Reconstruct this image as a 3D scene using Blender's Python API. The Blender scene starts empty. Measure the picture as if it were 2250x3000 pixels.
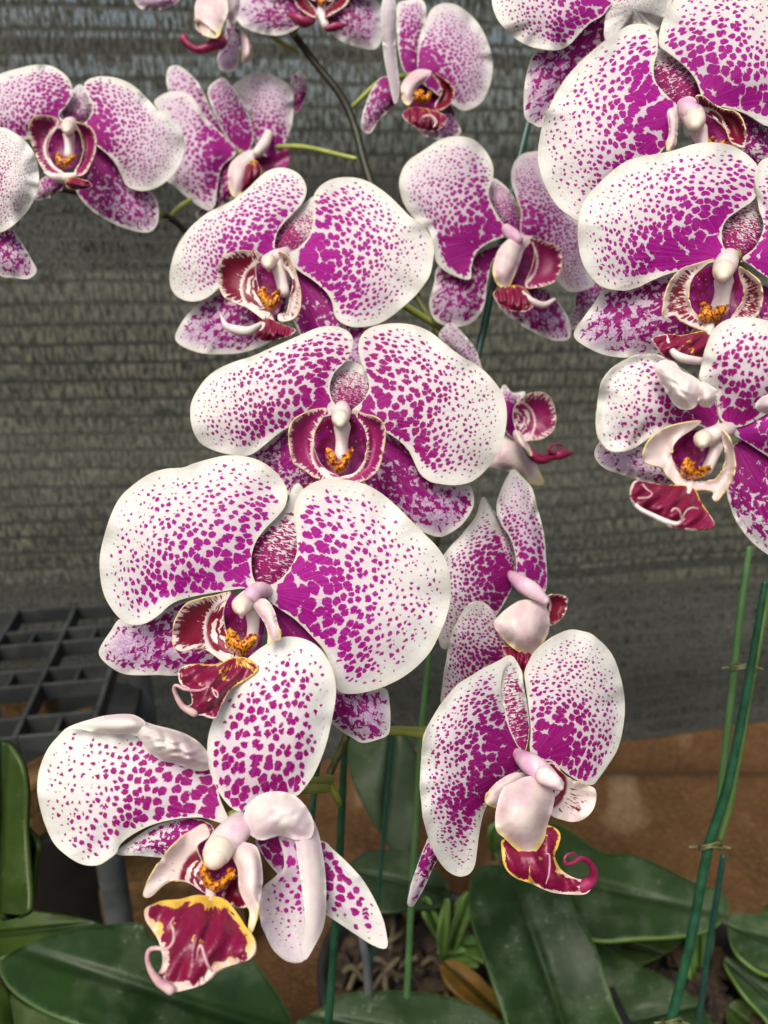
import bpy, math, random
import numpy as np
from mathutils import Vector
from mathutils.geometry import delaunay_2d_cdt
random.seed(7); RNG = np.random.default_rng(11)
SC = bpy.context.scene
COL = SC.collection
R = math.radians

# ------------------------------------------------------------------ camera
W0, H0 = 2250.0, 3000.0
TAN = 0.4986                      # tan of half the horizontal field of view
CAM = Vector((0.0, 0.0, 0.52)); PITCH = R(20)
FWD = Vector((0, math.cos(PITCH), -math.sin(PITCH)))
UPV = Vector((0, math.sin(PITCH), math.cos(PITCH)))
RGT = Vector((1, 0, 0))
cd = bpy.data.cameras.new('camera'); cam = bpy.data.objects.new('camera', cd); COL.objects.link(cam)
cam.location = CAM; cam.rotation_euler = (R(90) - PITCH, 0, 0)
cd.sensor_fit = 'HORIZONTAL'; cd.sensor_width = 24.0; cd.lens = 12.0 / TAN
cd.clip_start = 0.01; cd.clip_end = 200
cd.dof.use_dof = True; cd.dof.focus_distance = 0.222; cd.dof.aperture_fstop = cd.lens / 2.1
SC.camera = cam

def ray(px, py):
    return FWD + RGT * ((px - W0 / 2) / (W0 / 2) * TAN) - UPV * ((py - H0 / 2) / (W0 / 2) * TAN)
def at(px, py, d): return CAM + ray(px, py) * d
def on_z(px, py, z):
    r = ray(px, py); return CAM + r * ((CAM.z - z) / -r.z)
def rays(P):
    a = (P[:, 0] - W0 / 2) / (W0 / 2) * TAN; b = (P[:, 1] - H0 / 2) / (W0 / 2) * TAN
    return np.array(FWD)[None] + a[:, None] * np.array(RGT)[None] - b[:, None] * np.array(UPV)[None]
def mmpp(d): return d * TAN / (W0 / 2)      # metres per photo pixel at depth d

# measured outlines are written in the coordinates of enlarged views: origin and pixels per unit
VIEW = {1: (0, 0, .67812), 2: (1125, 0, .67812), 3: (400, 450, .60277), 4: (1250, 900, .60277),
        5: (250, 1300, .66305), 6: (0, 2050, .69319), 7: (1125, 2000, .67812), 8: (850, 2000, .45215),
        9: (1850, 1500, .678), 0: (0, 0, 1.35624), 10: (0, 1750, .4521)}
def nat(v, pts):
    x0, y0, s = VIEW[v]; a = np.array(pts, float); a[:, 0] = a[:, 0] * s + x0; a[:, 1] = a[:, 1] * s + y0; return a

# ------------------------------------------------------------------ objects
ORG = {}
def link(o, parent, org):
    COL.objects.link(o); org = Vector(org)
    if parent is not None:
        o.parent = parent; o.location = org - ORG[parent.name]
    else: o.location = org
    ORG[o.name] = org
    return o
def empty(name, org, parent=None):
    o = bpy.data.objects.new(name, None); o.empty_display_size = .02; return link(o, parent, org)
def tag(o, label=None, cat=None, group=None, kind=None):
    if label: o['label'] = label
    if cat: o['category'] = cat
    if group: o['group'] = group
    if kind: o['kind'] = kind
    return o
def obj(name, V, F, mat, parent=None, org=None, smooth=True, attrs=None):
    V = np.asarray(V, float)
    if org is None: org = V.mean(0) if parent is None else ORG[parent.name]
    org = Vector(org)
    me = bpy.data.meshes.new(name)
    me.from_pydata((V - np.array(org)).tolist(), [], [list(map(int, f)) for f in F])
    if attrs:
        for k, a in attrs.items():
            at_ = me.attributes.new(k, 'FLOAT_VECTOR', 'POINT'); at_.data.foreach_set('vector', np.asarray(a, np.float32).ravel())
    me.update()
    if smooth: me.shade_smooth()
    me.materials.append(mat)
    return link(bpy.data.objects.new(name, me), parent, org)
class MB:
    def __init__(s): s.V = []; s.F = []
    def add(s, V, F):
        n = len(s.V); s.V += [tuple(v) for v in V]; s.F += [[i + n for i in f] for f in F]
    def box(s, c, sx, sy, sz, rz=0, bev=0):
        cs, sn = math.cos(rz), math.sin(rz); V = []
        for z in (-1, 1):
            for x, y in ((-1, -1), (1, -1), (1, 1), (-1, 1)):
                X, Y = x * sx / 2, y * sy / 2
                V.append((c[0] + X * cs - Y * sn, c[1] + X * sn + Y * cs, c[2] + z * sz / 2))
        s.add(V, [(3, 2, 1, 0), (4, 5, 6, 7), (0, 1, 5, 4), (1, 2, 6, 5), (2, 3, 7, 6), (3, 0, 4, 7)])
    def tube(s, P, rad, seg=12, cap=True, noise=0):
        P = np.asarray(P, float); n = len(P); rad = np.broadcast_to(rad, (n,)).astype(float)
        if cap:
            t0 = P[0] - P[1]; t0 /= np.linalg.norm(t0) + 1e-9; t1 = P[-1] - P[-2]; t1 /= np.linalg.norm(t1) + 1e-9
            a = [(.98, .18), (.8, .6), (.5, .87)]
            P = np.vstack([[P[0] + t0 * rad[0] * k for k, _ in a], P, [P[-1] + t1 * rad[-1] * k for k, _ in a[::-1]]])
            rad = np.concatenate([[rad[0] * q for _, q in a], rad, [rad[-1] * q for _, q in a[::-1]]]); n = len(P)
        T = np.gradient(P, axis=0); T /= np.linalg.norm(T, axis=1)[:, None] + 1e-12
        u = np.cross(T[0], (0.3, 0.2, 0.9)); u /= np.linalg.norm(u); V = []
        for i in range(n):
            u = u - T[i] * u.dot(T[i]); u /= np.linalg.norm(u); w = np.cross(T[i], u)
            for k in range(seg):
                a = 2 * math.pi * k / seg
                r = rad[i] * (1 + noise * math.sin(a * 3 + i * 1.3) * math.sin(i * .9 + 1))
                V.append(P[i] + (u * math.cos(a) + w * math.sin(a)) * r)
        F = []
        for i in range(n - 1):
            for k in range(seg):
                k2 = (k + 1) % seg
                F.append((i * seg + k, i * seg + k2, (i + 1) * seg + k2, (i + 1) * seg + k))
        F.append(list(range(seg))[::-1]); F.append([(n - 1) * seg + k for k in range(seg)])
        s.add(V, F)
    def build(s, name, mat, parent=None, org=None, smooth=False, bevel=0):
        o = obj(name, s.V, s.F, mat, parent, org, smooth)
        if bevel:
            m = o.modifiers.new('bevel', 'BEVEL'); m.width = bevel; m.segments = 2; m.limit_method = 'ANGLE'
        return o
def crom(P, n, closed=False):
    P = np.asarray(P, float); m = len(P)
    if closed: Q = np.vstack([P[-1], P, P[0], P[1]]); segs = m
    else: Q = np.vstack([2 * P[0] - P[1], P, 2 * P[-1] - P[-2]]); segs = m - 1
    out = []
    for i in range(segs):
        p0, p1, p2, p3 = Q[i:i + 4]
        for k in range(n):
            t = k / n
            out.append(.5 * ((2 * p1) + (-p0 + p2) * t + (2 * p0 - 5 * p1 + 4 * p2 - p3) * t * t + (-p0 + 3 * p1 - 3 * p2 + p3) * t ** 3))
    if not closed: out.append(P[-1])
    return np.array(out)
def resample(P, step):
    Q = np.vstack([P, P[:1]]); L = np.r_[0, np.cumsum(np.linalg.norm(np.diff(Q, axis=0), axis=1))]
    n = max(12, int(L[-1] / step)); s = np.linspace(0, L[-1], n, endpoint=False)
    return np.c_[np.interp(s, L, Q[:, 0]), np.interp(s, L, Q[:, 1])]
def inside(poly, P):
    x, y = P[:, 0], P[:, 1]; c = np.zeros(len(P), bool); j = len(poly) - 1
    for i in range(len(poly)):
        xi, yi = poly[i]; xj, yj = poly[j]
        c ^= ((yi > y) != (yj > y)) & (x < (xj - xi) * (y - yi) / (yj - yi + 1e-12) + xi); j = i
    return c
def sstep(a, b, x):
    t = np.clip((x - a) / (b - a + 1e-12), 0, 1); return t * t * (3 - 2 * t)

def sheet(outline, div=40):
    """a triangulated sheet filling a measured outline: points, faces, distance to the rim, membrane height"""
    C = crom(outline, 8, True)
    area = abs(np.sum(C[:, 0] * np.roll(C[:, 1], -1) - C[:, 1] * np.roll(C[:, 0], -1))) / 2
    h = math.sqrt(area) / div
    B = resample(C, h); nb = len(B)
    lo, hi = B.min(0), B.max(0); gx = np.arange(lo[0], hi[0], h); gy = np.arange(lo[1], hi[1], h * .87)
    G = np.array([(x + (h / 2 if k % 2 else 0), y) for k, y in enumerate(gy) for x in gx])
    G = G[inside(B, G)]
    d = np.sqrt(((G[:, None, :] - B[None]) ** 2).sum(2)).min(1); G = G[d > h * .6]
    pts = np.vstack([B, G])
    vs, es, fs, *_ = delaunay_2d_cdt([Vector(p) for p in pts], [], [list(range(nb))], 1, 1e-4)
    P = np.array([tuple(v) for v in vs]); E = np.array([tuple(e) for e in es]); F = [tuple(f) for f in fs]
    D = np.sqrt(((P[:, None, :] - B[None]) ** 2).sum(2)).min(1)
    u = D / max(D.max(), 1e-6); bd = D < h * .05
    deg = np.bincount(E.ravel(), minlength=len(P)).astype(float); deg[deg == 0] = 1
    u = u * (D.max() / h) ** 2 * .6
    for _ in range(140):
        s = np.bincount(E[:, 0], u[E[:, 1]], len(P)) + np.bincount(E[:, 1], u[E[:, 0]], len(P))
        u = s / deg + .25 * 4 / 6; u[bd] = 0
    return P, F, D, u / max(u.max(), 1e-6), h
# ------------------------------------------------------------------ materials
class NT:
    def __init__(s, name):
        s.m = bpy.data.materials.new(name); s.m.use_nodes = True; s.t = s.m.node_tree; s.t.nodes.clear()
        s.out = s.t.nodes.new('ShaderNodeOutputMaterial')
    def n(s, typ, ins=None, **kw):
        nd = s.t.nodes.new('ShaderNode' + typ)
        for k, v in kw.items(): setattr(nd, k, v)
        for k, v in (ins or {}).items():
            sock = nd.inputs[k]
            if isinstance(v, bpy.types.NodeSocket): s.t.links.new(v, sock)
            else: sock.default_value = v
        return nd
    def attr(s, name): return s.n('Attribute', attribute_name=name).outputs['Vector']
    def xyz(s, v): return s.n('SeparateXYZ', {0: v}).outputs
    def com(s, x, y, z=0.0): return s.n('CombineXYZ', {0: x, 1: y, 2: z}).outputs[0]
    def ma(s, op, a, b=0.0, c=None, clamp=False):
        ins = {0: a, 1: b}
        if c is not None: ins[2] = c
        return s.n('Math', ins, operation=op, use_clamp=clamp).outputs[0]
    def vm(s, op, a, b): return s.n('VectorMath', {0: a, 1: b}, operation=op).outputs[0]
    def mr(s, x, a, b, c=0.0, d=1.0, smooth=True):
        return s.n('MapRange', {'Value': x, 'From Min': a, 'From Max': b, 'To Min': c, 'To Max': d}, interpolation_type='SMOOTHSTEP' if smooth else 'LINEAR').outputs[0]
    def mix(s, f, a, b):
        nd = s.n('Mix', data_type='RGBA')
        for i, v in ((0, f), (6, a), (7, b)):
            if isinstance(v, bpy.types.NodeSocket): s.t.links.new(v, nd.inputs[i])
            else: nd.inputs[i].default_value = v if i == 0 else (*v, 1)
        return nd.outputs[2]
    def noise(s, v, scale=1.0, detail=2.0, rough=.5, dist=0.0):
        nd = s.n('TexNoise', {'Vector': v, 'Scale': scale, 'Detail': detail, 'Roughness': rough, 'Distortion': dist}); return nd.outputs
    def bump(s, h, strength=.2, dist=.001): return s.n('Bump', {'Height': h, 'Strength': strength, 'Distance': dist}).outputs[0]
    def finish(s, col, rough=.5, normal=None, trans=0.0, spec=.35, tcol=None, extra=None):
        ins = {'Base Color': col if isinstance(col, bpy.types.NodeSocket) else (*col, 1), 'Roughness': rough, 'Specular IOR Level': spec}
        if normal is not None: ins['Normal'] = normal
        ins.update(extra or {})
        p = s.n('BsdfPrincipled', ins).outputs[0]
        if trans:
            c = tcol if tcol is not None else col
            ti = {'Color': c if isinstance(c, bpy.types.NodeSocket) else (*c, 1)}
            if normal is not None: ti['Normal'] = normal
            t = s.n('BsdfTranslucent', ti).outputs[0]
            p = s.n('MixShader', {0: trans, 1: p, 2: t}).outputs[0]
        s.t.links.new(p, s.out.inputs[0]); return s.m

WHITE = (.83, .825, .805); CREAM = (.80, .775, .69)
def petal_mat(name, spot_hi, spot_lo, wash, sepal=False, st=(.75, 1.0, 1.0), tint=.36, gap=0.0):
    t = NT(name)
    pat = t.attr('pat'); fa = t.xyz(t.attr('fa')); fb = t.xyz(t.attr('fb'))
    D, Wm, r = fa[0], fa[1], fa[2]
    nz = t.noise(pat, 1.15, 2.5, .6)[1]
    off = t.n('VectorMath', {0: t.vm('SUBTRACT', nz, (.5, .5, .5)), 'Scale': .8}, operation='SCALE').outputs[0]
    q = t.vm('ADD', pat, off)
    q2 = t.vm('MULTIPLY', q, (.80, 1.0, 1.0))
    ed = t.n('TexVoronoi', {'Vector': q2, 'Scale': 1.0}, voronoi_dimensions='2D', feature='DISTANCE_TO_EDGE').outputs['Distance']
    f1 = t.n('TexVoronoi', {'Vector': q2, 'Scale': 1.0}, voronoi_dimensions='2D', feature='F1').outputs
    rnd = t.n('SeparateColor', {0: f1['Color']}).outputs
    lown = t.noise(pat, .15, 1.5)[0]
    Dn = t.ma('ADD', D, t.ma('MULTIPLY', t.ma('SUBTRACT', lown, .5), t.mr(D, .0, .35, .0, .55)))
    T = t.ma('ADD', t.ma('MULTIPLY_ADD', Dn, .19, -.072), t.ma('MULTIPLY', t.ma('POWER', t.ma('MAXIMUM', Dn, 0.0), 3.0), .33))
    T = t.ma('ADD', T, t.ma('MULTIPLY', t.ma('SUBTRACT', rnd[0], .5), t.mr(D, .5, 1.0, .24, .10)))
    rag = t.ma('MULTIPLY', t.ma('SUBTRACT', t.noise(pat, 2.6, 2.5, .65)[0], .5), t.mr(D, .2, .9, .54, .30))
    sh = t.ma('SUBTRACT', t.ma('MULTIPLY', f1['Distance'], .80), t.ma('MULTIPLY', ed, .40))
    m = t.mr(t.ma('ADD', t.ma('SUBTRACT', T, sh), rag), -.05, .065)
    if sepal:
        sn = t.noise(t.vm('MULTIPLY', pat, st), .95, 3.0, .62, .5)[0]
        m = t.mr(t.ma('ADD', sn, t.ma('MULTIPLY', t.ma('SUBTRACT', Dn, .60), .42)), .475, .515)
    m = t.ma('MULTIPLY', m, t.mr(D, .015, .10))
    fade = t.ma('ADD', D, t.ma('MULTIPLY', t.ma('SUBTRACT', rnd[1], .5), .35))
    sc = t.mix(t.mr(fade, .02, .42), spot_lo, spot_hi)
    sc = t.mix(t.ma('MULTIPLY', t.noise(pat, .5, 3)[0], .25), sc, (.28, .0, .11))
    base = t.mix(t.mr(fb[0], 0.0, .10), CREAM, WHITE)
    base = t.mix(t.ma('MULTIPLY', t.noise(pat, .22, 2)[0], .28), base, (.80, .775, .73))
    base = t.mix(t.ma('MULTIPLY', t.mr(t.ma('ADD', D, t.ma('MULTIPLY', t.noise(pat, .35, 3)[0], .3)), .5, 1.2), tint), base, (.70, .38, .68))
    if gap: base = t.mix(t.ma('MULTIPLY', t.mr(fb[0], .1, .4), gap), base, (.66, .46, .66))
    wn = t.noise(pat, 1.9, 4, .75)[0]
    wf = t.ma('MULTIPLY', Wm, t.mr(wn, .22, .68), clamp=True)
    base = t.mix(wf, base, wash)
    vein = t.noise(t.com(t.ma('MULTIPLY', fb[1], 26.0), t.ma('MULTIPLY', r, 2.4)), 1.0, 3, .55)[0]
    sc = t.mix(t.mr(vein, .42, .75, 0, .42), sc, (.52, .10, .44))
    sc = t.mix(t.mr(t.noise(pat, 3.1, 3, .7)[0], .5, .8, 0, .3), sc, (.50, .07, .40))
    col = t.mix(m, base, sc)
    h = t.ma('ADD', t.ma('MULTIPLY', vein, .5), t.ma('MULTIPLY_ADD', t.noise(pat, 6.0, 2)[0], .16, t.ma('MULTIPLY', t.noise(pat, .45, 3)[0], .9)))
    h = t.ma('ADD', h, t.ma('MULTIPLY', m, -.06))
    return t.finish(col, .55, t.bump(h, .46, .0010), .30, .18, extra={'Subsurface Weight': .12, 'Subsurface Radius': (.004, .0025, .0025), 'Subsurface Scale': 1.0})
MP = petal_mat('petal_spotted', (.40, .003, .29), (.42, .07, .36), (.42, .12, .42))
MPD = petal_mat('petal_spotted_crimson', (.33, .002, .19), (.38, .05, .28), (.42, .12, .42))
MPV = petal_mat('petal_spotted_violet', (.34, .006, .23), (.42, .13, .38), (.45, .16, .44), gap=.38)
MS = petal_mat('sepal_mottled', (.29, .003, .18), (.38, .06, .38), (.50, .24, .55), True, tint=.6)
MSD = petal_mat('sepal_dorsal', (.32, .006, .12), (.38, .04, .18), (.44, .2, .42), True, (1.5, .62, 1.0))

def lobe_mat():
    t = NT('lip_lobe_striped'); pat = t.attr('pat'); fa = t.xyz(t.attr('fa')); fb = t.xyz(t.attr('fb'))
    r, phi, e = fa[2], fb[1], fb[0]
    wob = t.noise(pat, .55, 2)[0]
    n_in = t.noise(t.com(t.ma('MULTIPLY', phi, 1.1), t.ma('MULTIPLY_ADD', r, 13.0, t.ma('MULTIPLY', wob, 2.0))), 1.0, 1.0)[0]
    n_out = t.noise(t.com(t.ma('MULTIPLY', phi, 17.0), t.ma('MULTIPLY', r, 6.0)), 1.0, 3, .65)[0]
    sel = t.mr(r, .44, .5)
    mi = t.mr(n_in, .455, .495)
    mo = t.mr(t.ma('ADD', n_out, fa[0]), .98, 1.04)
    m = t.n('Mix', {0: sel, 2: mi, 3: mo}).outputs[0]
    rim = t.mr(t.ma('ADD', e, t.ma('MULTIPLY', t.ma('SUBTRACT', n_out, .5), .10)), -.01, .05)
    base = t.mix(rim, t.mix(t.mr(r, .3, .6), (.82, .76, .70), (.82, .64, .26)), (.78, .66, .64))
    crim = t.mix(t.ma('MULTIPLY', fa[1], 1.0), (.19, .004, .028), (.34, .012, .17))
    col = t.mix(t.ma('MULTIPLY', m, t.mr(e, .0, .035)), base, crim)
    return t.finish(col, .36, t.bump(t.noise(pat, 3, 3)[0], .25, .0006), .16, .45)
ML = lobe_mat()
def lobe_out_mat():
    t = NT('lip_lobe_outer'); pat = t.attr('pat'); fa = t.xyz(t.attr('fa')); fb = t.xyz(t.attr('fb'))
    n = t.noise(pat, .35, 3)[0]
    base = t.mix(t.mr(n, .35, .7), (.80, .70, .66), (.72, .52, .58))
    col = t.mix(t.ma('MULTIPLY', t.mr(fb[0], .35, .0), t.mr(fa[2], .55, .9)), base, (.80, .66, .22))
    return t.finish(col, .38, t.bump(t.noise(pat, 1.2, 3)[0], .25, .0008), .22, .45)
MO = lobe_out_mat()
def mid_mat():
    t = NT('lip_crimson'); pat = t.attr('pat'); fa = t.xyz(t.attr('fa')); fb = t.xyz(t.attr('fb'))
    n = t.noise(t.com(t.ma('MULTIPLY', fb[1], 9.0), t.ma('MULTIPLY', fa[2], 6.0)), 1.0, 4, .65, .6)[0]
    lo_ = t.noise(t.vm('ADD', pat, (7.3, 2.1, 0)), .42, 2, .6)[0]
    m = t.mr(t.ma('ADD', t.ma('ADD', n, fa[0]), t.ma('MULTIPLY', t.ma('SUBTRACT', lo_, .5), 1.1)), .96, 1.02)
    base = t.mix(t.mr(t.ma('ADD', fa[2], t.ma('MULTIPLY', n, .5)), .72, 1.0), (.72, .46, .07), (.80, .62, .56))
    crim = t.mix(n, (.135, .002, .018), (.25, .005, .065))
    col = t.mix(m, base, crim)
    return t.finish(col, .32, t.bump(t.noise(pat, 1.4, 3)[0], .35, .0009), .12, .5)
MM = mid_mat()
def throat_mat():
    t = NT('lip_throat'); pat = t.attr('pat')
    n = t.noise(pat, .55, 2)[0]
    col = t.mix(t.mr(n, .4, .6), (.27, .008, .17), (.17, .003, .05))
    col = t.mix(t.mr(t.noise(pat, 2.2, 1)[0], .70, .74), col, (.6, .35, .5))
    return t.finish(col, .4, None, .12, .4)
MT = throat_mat()
def callus_mat():
    t = NT('lip_callus'); pat = t.attr('pat')
    v = t.noise(pat, 1.05, 2, .5)[0]
    col = t.mix(t.mr(v, .50, .56), (.74, .30, .008), (.20, .010, .008))
    return t.finish(col, .3, t.bump(v, .4, .0008), .1, .5)
MK = callus_mat()
def plain(name, c1, c2, scale, rough=.4, trans=.15, spec=.4, bs=.3, bd=.0008, detail=4, lo=.35, hi=.65, extra=None):
    t = NT(name); co = t.n('TexCoord').outputs['Object']
    n = t.noise(co, scale, detail, .6)[0]
    return t.finish(t.mix(t.mr(n, lo, hi), c1, c2), rough, t.bump(n, bs, bd) if bs else None, trans, spec, extra=extra)
MC = plain('column_white', (.84, .76, .70), (.80, .66, .68), 160, .32, .15, .5)
MCAP = plain('column_cap', (.88, .82, .70), (.86, .74, .60), 220, .3, .2, .5)
MCP = plain('column_purple', (.68, .38, .58), (.80, .64, .68), 150, .36, .15)
MH = plain('tendril_crimson', (.20, .004, .045), (.34, .03, .11), 180, .34, .1)
MHW = plain('tendril_pale', (.74, .55, .52), (.62, .30, .38), 240, .36, .15)
MBACK = plain('petal_back', (.84, .80, .76), (.74, .55, .65), 75, .5, .3, .25, .4, .0014, 5, .42, .8)
MPED = plain('pedicel_green', (.38, .42, .10), (.28, .33, .07), 90, .4, .1)
MSTEM = plain('stem_dark', (.014, .018, .007), (.030, .030, .011), 220, .45, 0, .4)
MSTEMG = plain('stem_olive', (.11, .13, .03), (.07, .055, .02), 420, .5, 0, .3, .6, .001)
MSTEML = plain('stem_fresh_green', (.10, .19, .05), (.07, .13, .035), 60, .42, 0, .4)
MBUD = plain('bud_green', (.26, .30, .03), (.16, .22, .02), 150, .4, .1)
def leaf_mat(name, c1, c2, dust, edge):
    t = NT(name); pat = t.attr('pat'); fa = t.xyz(t.attr('fa')); fb = t.xyz(t.attr('fb'))
    n = t.noise(pat, .3, 4, .6)[0]
    col = t.mix(t.mr(n, .35, .68), c1, c2)
    sp = t.mr(t.noise(pat, 2.6, 4, .75)[0], .56, .70)
    cl = t.mr(t.noise(pat, .42, 3, .6)[0], .42, .68)
    d = t.ma('MULTIPLY', t.ma('MULTIPLY_ADD', sp, .75, .18), cl)
    col = t.mix(t.ma('MULTIPLY', d, dust), col, (.24, .31, .20))
    col = t.mix(t.mr(fb[0], .028, .0, 0, .7), col, edge)
    mid = t.mr(t.ma('ABSOLUTE', fb[2]), .0, .034)
    col = t.mix(t.ma('MULTIPLY_ADD', mid, .6, .4), (.012, .030, .008), col)
    ribs = t.noise(t.com(t.ma('MULTIPLY', fb[2], 14.0), t.ma('MULTIPLY', fa[2], 1.2)), 1.0, 2)[0]
    rough = t.mr(d, 0.0, .5, .44, .65)
    return t.finish(col, rough, t.bump(t.ma('ADD', t.ma('MULTIPLY', ribs, .45), t.ma('MULTIPLY_ADD', mid, .9, t.ma('MULTIPLY', n, .8))), .5, .002), .06, .30)
MLF = leaf_mat('leaf_dark', (.010, .029, .007), (.018, .047, .010), .75, (.08, .15, .04))
MLFY = leaf_mat('leaf_yellow_green', (.020, .042, .005), (.034, .060, .008), .22, (.05, .085, .014))
MLFG = leaf_mat('leaf_grey_green', (.016, .040, .011), (.028, .060, .017), .8, (.15, .26, .05))
MLFS = leaf_mat('leaf_shade', (.018, .034, .014), (.026, .046, .018), .3, (.05, .085, .03))
MLFN = leaf_mat('leaf_young', (.075, .16, .03), (.11, .21, .05), .3, (.16, .26, .07))
MLFB = leaf_mat('leaf_withered', (.19, .10, .015), (.12, .085, .012), .1, (.22, .13, .03))
MSTK = plain('stake_green_wire', (.009, .050, .024), (.020, .092, .046), 130, .30, 0, .5, .3, .0005)
MSTKL = plain('stake_leaf_green', (.075, .17, .055), (.10, .22, .08), 60, .35, 0, .45)
MSTKD = plain('stake_dark', (.010, .050, .040), (.020, .075, .055), 80, .35, 0, .45)
MCLIP = plain('tie_plastic', (.15, .16, .065), (.24, .25, .13), 120, .35, .2)
MTRAY = plain('tray_plastic', (.020, .024, .025), (.044, .049, .048), 40, .6, 0, .25, .2, .001)
MLEG = plain('leg_grey', (.10, .112, .112), (.05, .058, .058), 30, .6, 0, .3)
MPOT = plain('pot_black', (.014, .016, .016), (.028, .030, .030), 40, .45, 0, .4)
MTUBE = plain('pot_grey', (.16, .175, .185), (.10, .11, .12), 40, .5, .2, .4)
MROOT = plain('root_pale', (.13, .11, .065), (.06, .05, .03), 80, .6, 0, .2)
def bark_mat():
    t = NT('bark_chips'); co = t.n('TexCoord').outputs['Object']
    n = t.noise(co, 90, 5, .7)[0]
    col = t.mix(t.mr(n, .4, .7), (.012, .008, .006), (.07, .045, .025))
    return t.finish(col, .8, t.bump(n, .7, .004))
MBARK = bark_mat()
def coir_mat():
    t = NT('coir_block'); co = t.n('TexCoord').outputs['Object']
    n = t.noise(co, 220, 4, .7)[0]; b = t.noise(co, 25, 3)[0]
    col = t.mix(t.mr(n, .3, .7), (.09, .048, .014), (.21, .125, .045))
    col = t.mix(t.ma('MULTIPLY', b, .5), col, (.08, .04, .012))
    return t.finish(col, .9, t.bump(n, .6, .003))
MCOIR = coir_mat()
def burlap_mat():
    t = NT('woven_brown_cloth'); uv = t.attr('pat'); s = t.xyz(uv)
    wx = t.noise(t.com(t.ma('MULTIPLY', s[0], 620.0), t.ma('MULTIPLY', s[1], 130.0)), 1.0, 2)[0]
    wy = t.noise(t.com(t.ma('MULTIPLY', s[0], 130.0), t.ma('MULTIPLY', s[1], 620.0)), 1.0, 2)[0]
    wv = t.ma('MAXIMUM', wx, wy)
    n = t.noise(uv, 7, 4, .6)[0]
    col = t.mix(t.mr(n, .3, .7), (.036, .018, .007), (.085, .044, .017))
    col = t.mix(t.mr(wv, .48, .74, 0, .7), col, (.16, .092, .042))
    # pale slanting streaks, strongest on the raised threads of the weave
    band = t.noise(t.com(t.ma('MULTIPLY_ADD', s[1], 1.6, t.ma('MULTIPLY', s[0], .75)), t.ma('MULTIPLY', s[0], .6)), 9.0, 2, .5)[0]
    pale = t.ma('MULTIPLY', t.mr(band, .55, .66), t.mr(wv, .4, .65, .25, 1.0))
    col = t.mix(t.ma('MULTIPLY', pale, .8), col, (.20, .145, .085))
    return t.finish(col, .92, t.bump(wv, .5, .0015), .05, .15)
MBUR = burlap_mat()
def net_mat():
    t = NT('shade_net'); uv = t.attr('pat'); s = t.xyz(uv); u, v = s[0], s[1]
    wob = t.noise(t.com(t.ma('MULTIPLY', u, 3.0), t.ma('MULTIPLY', v, 10.0)), 1.0, 3)[0]
    vv = t.ma('ADD', t.ma('MULTIPLY', v, 1 / .0155), t.ma('MULTIPLY', wob, 1.1))
    row = t.ma('FLOOR', vv); fr = t.ma('FRACT', vv)
    rr = t.n('TexWhiteNoise', {'W': row}, noise_dimensions='1D').outputs[0]
    line = t.ma('MULTIPLY', t.mr(fr, .0, .20, 0, 1), t.mr(fr, 1.0, .82, 0, 1))          # 0 on the knitted rib
    thick = t.mr(rr, .80, .9)                                                            # some ribs are thicker
    line = t.ma('MULTIPLY', line, t.ma('SUBTRACT', 1.0, t.ma('MULTIPLY', thick, t.mr(fr, .72, .5))))
    tv = t.com(t.ma('MULTIPLY', u, 400.0), t.ma('MULTIPLY_ADD', row, 3.7, t.ma('MULTIPLY', fr, 1.3)))
    n1 = t.noise(tv, 1.0, 2, .6)[0]
    big = t.noise(uv, 5.0, 3, .6)[0]; big2 = t.noise(t.com(t.ma('MULTIPLY', u, 14.0), t.ma('MULTIPLY', row, 2.1)), 1.0, 2)[0]
    lim = t.ma('SUBTRACT', .462, t.ma('MULTIPLY_ADD', t.ma('SUBTRACT', big, .5), .16, t.ma('MULTIPLY', t.ma('SUBTRACT', big2, .5), .16)))
    hole = t.ma('MULTIPLY', t.mr(t.ma('SUBTRACT', n1, lim), 0.0, .16), t.mr(line, .5, .9))
    fine = t.noise(t.com(t.ma('MULTIPLY', u, 420.0), t.ma('MULTIPLY', v, 240.0)), 1.0, 2)[0]
    base = t.mix(t.mr(t.ma('MULTIPLY_ADD', fine, .4, t.ma('MULTIPLY', n1, .6)), .35, .65), (.047, .050, .042), (.20, .212, .187))
    base = t.mix(t.ma('MULTIPLY', t.ma('SUBTRACT', 1.0, line), .42), base, (.03, .032, .026))
    base = t.mix(t.ma('MULTIPLY', t.mr(big, .35, .7), .3), base, (.07, .07, .06))
    d = t.n('BsdfDiffuse', {'Color': base, 'Normal': t.bump(t.ma('MULTIPLY_ADD', line, 1.0, t.ma('MULTIPLY', n1, .8)), .18, .0015)}).outputs[0]
    tl = t.n('BsdfTranslucent', {'Color': base}).outputs[0]
    d = t.n('MixShader', {0: .35, 1: d, 2: tl}).outputs[0]
    tr = t.n('BsdfTransparent', {'Color': (1, .935, .79, 1)}).outputs[0]
    t.t.links.new(t.n('MixShader', {0: t.ma('MULTIPLY', hole, .88), 1: d, 2: tr}).outputs[0], t.out.inputs[0])
    return t.m
MNET = net_mat()
MBENCH = plain('bench_dark', (.016, .015, .013), (.035, .030, .024), 14, .8, 0, .2, .4, .004)
MGROUND = plain('ground_soil', (.055, .058, .045), (.10, .105, .085), 3, .9, 0, .2)
MBARE = plain('far_wall_pale', (.5, .5, .46), (.4, .41, .37), 2, .8, 0, .2)
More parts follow.
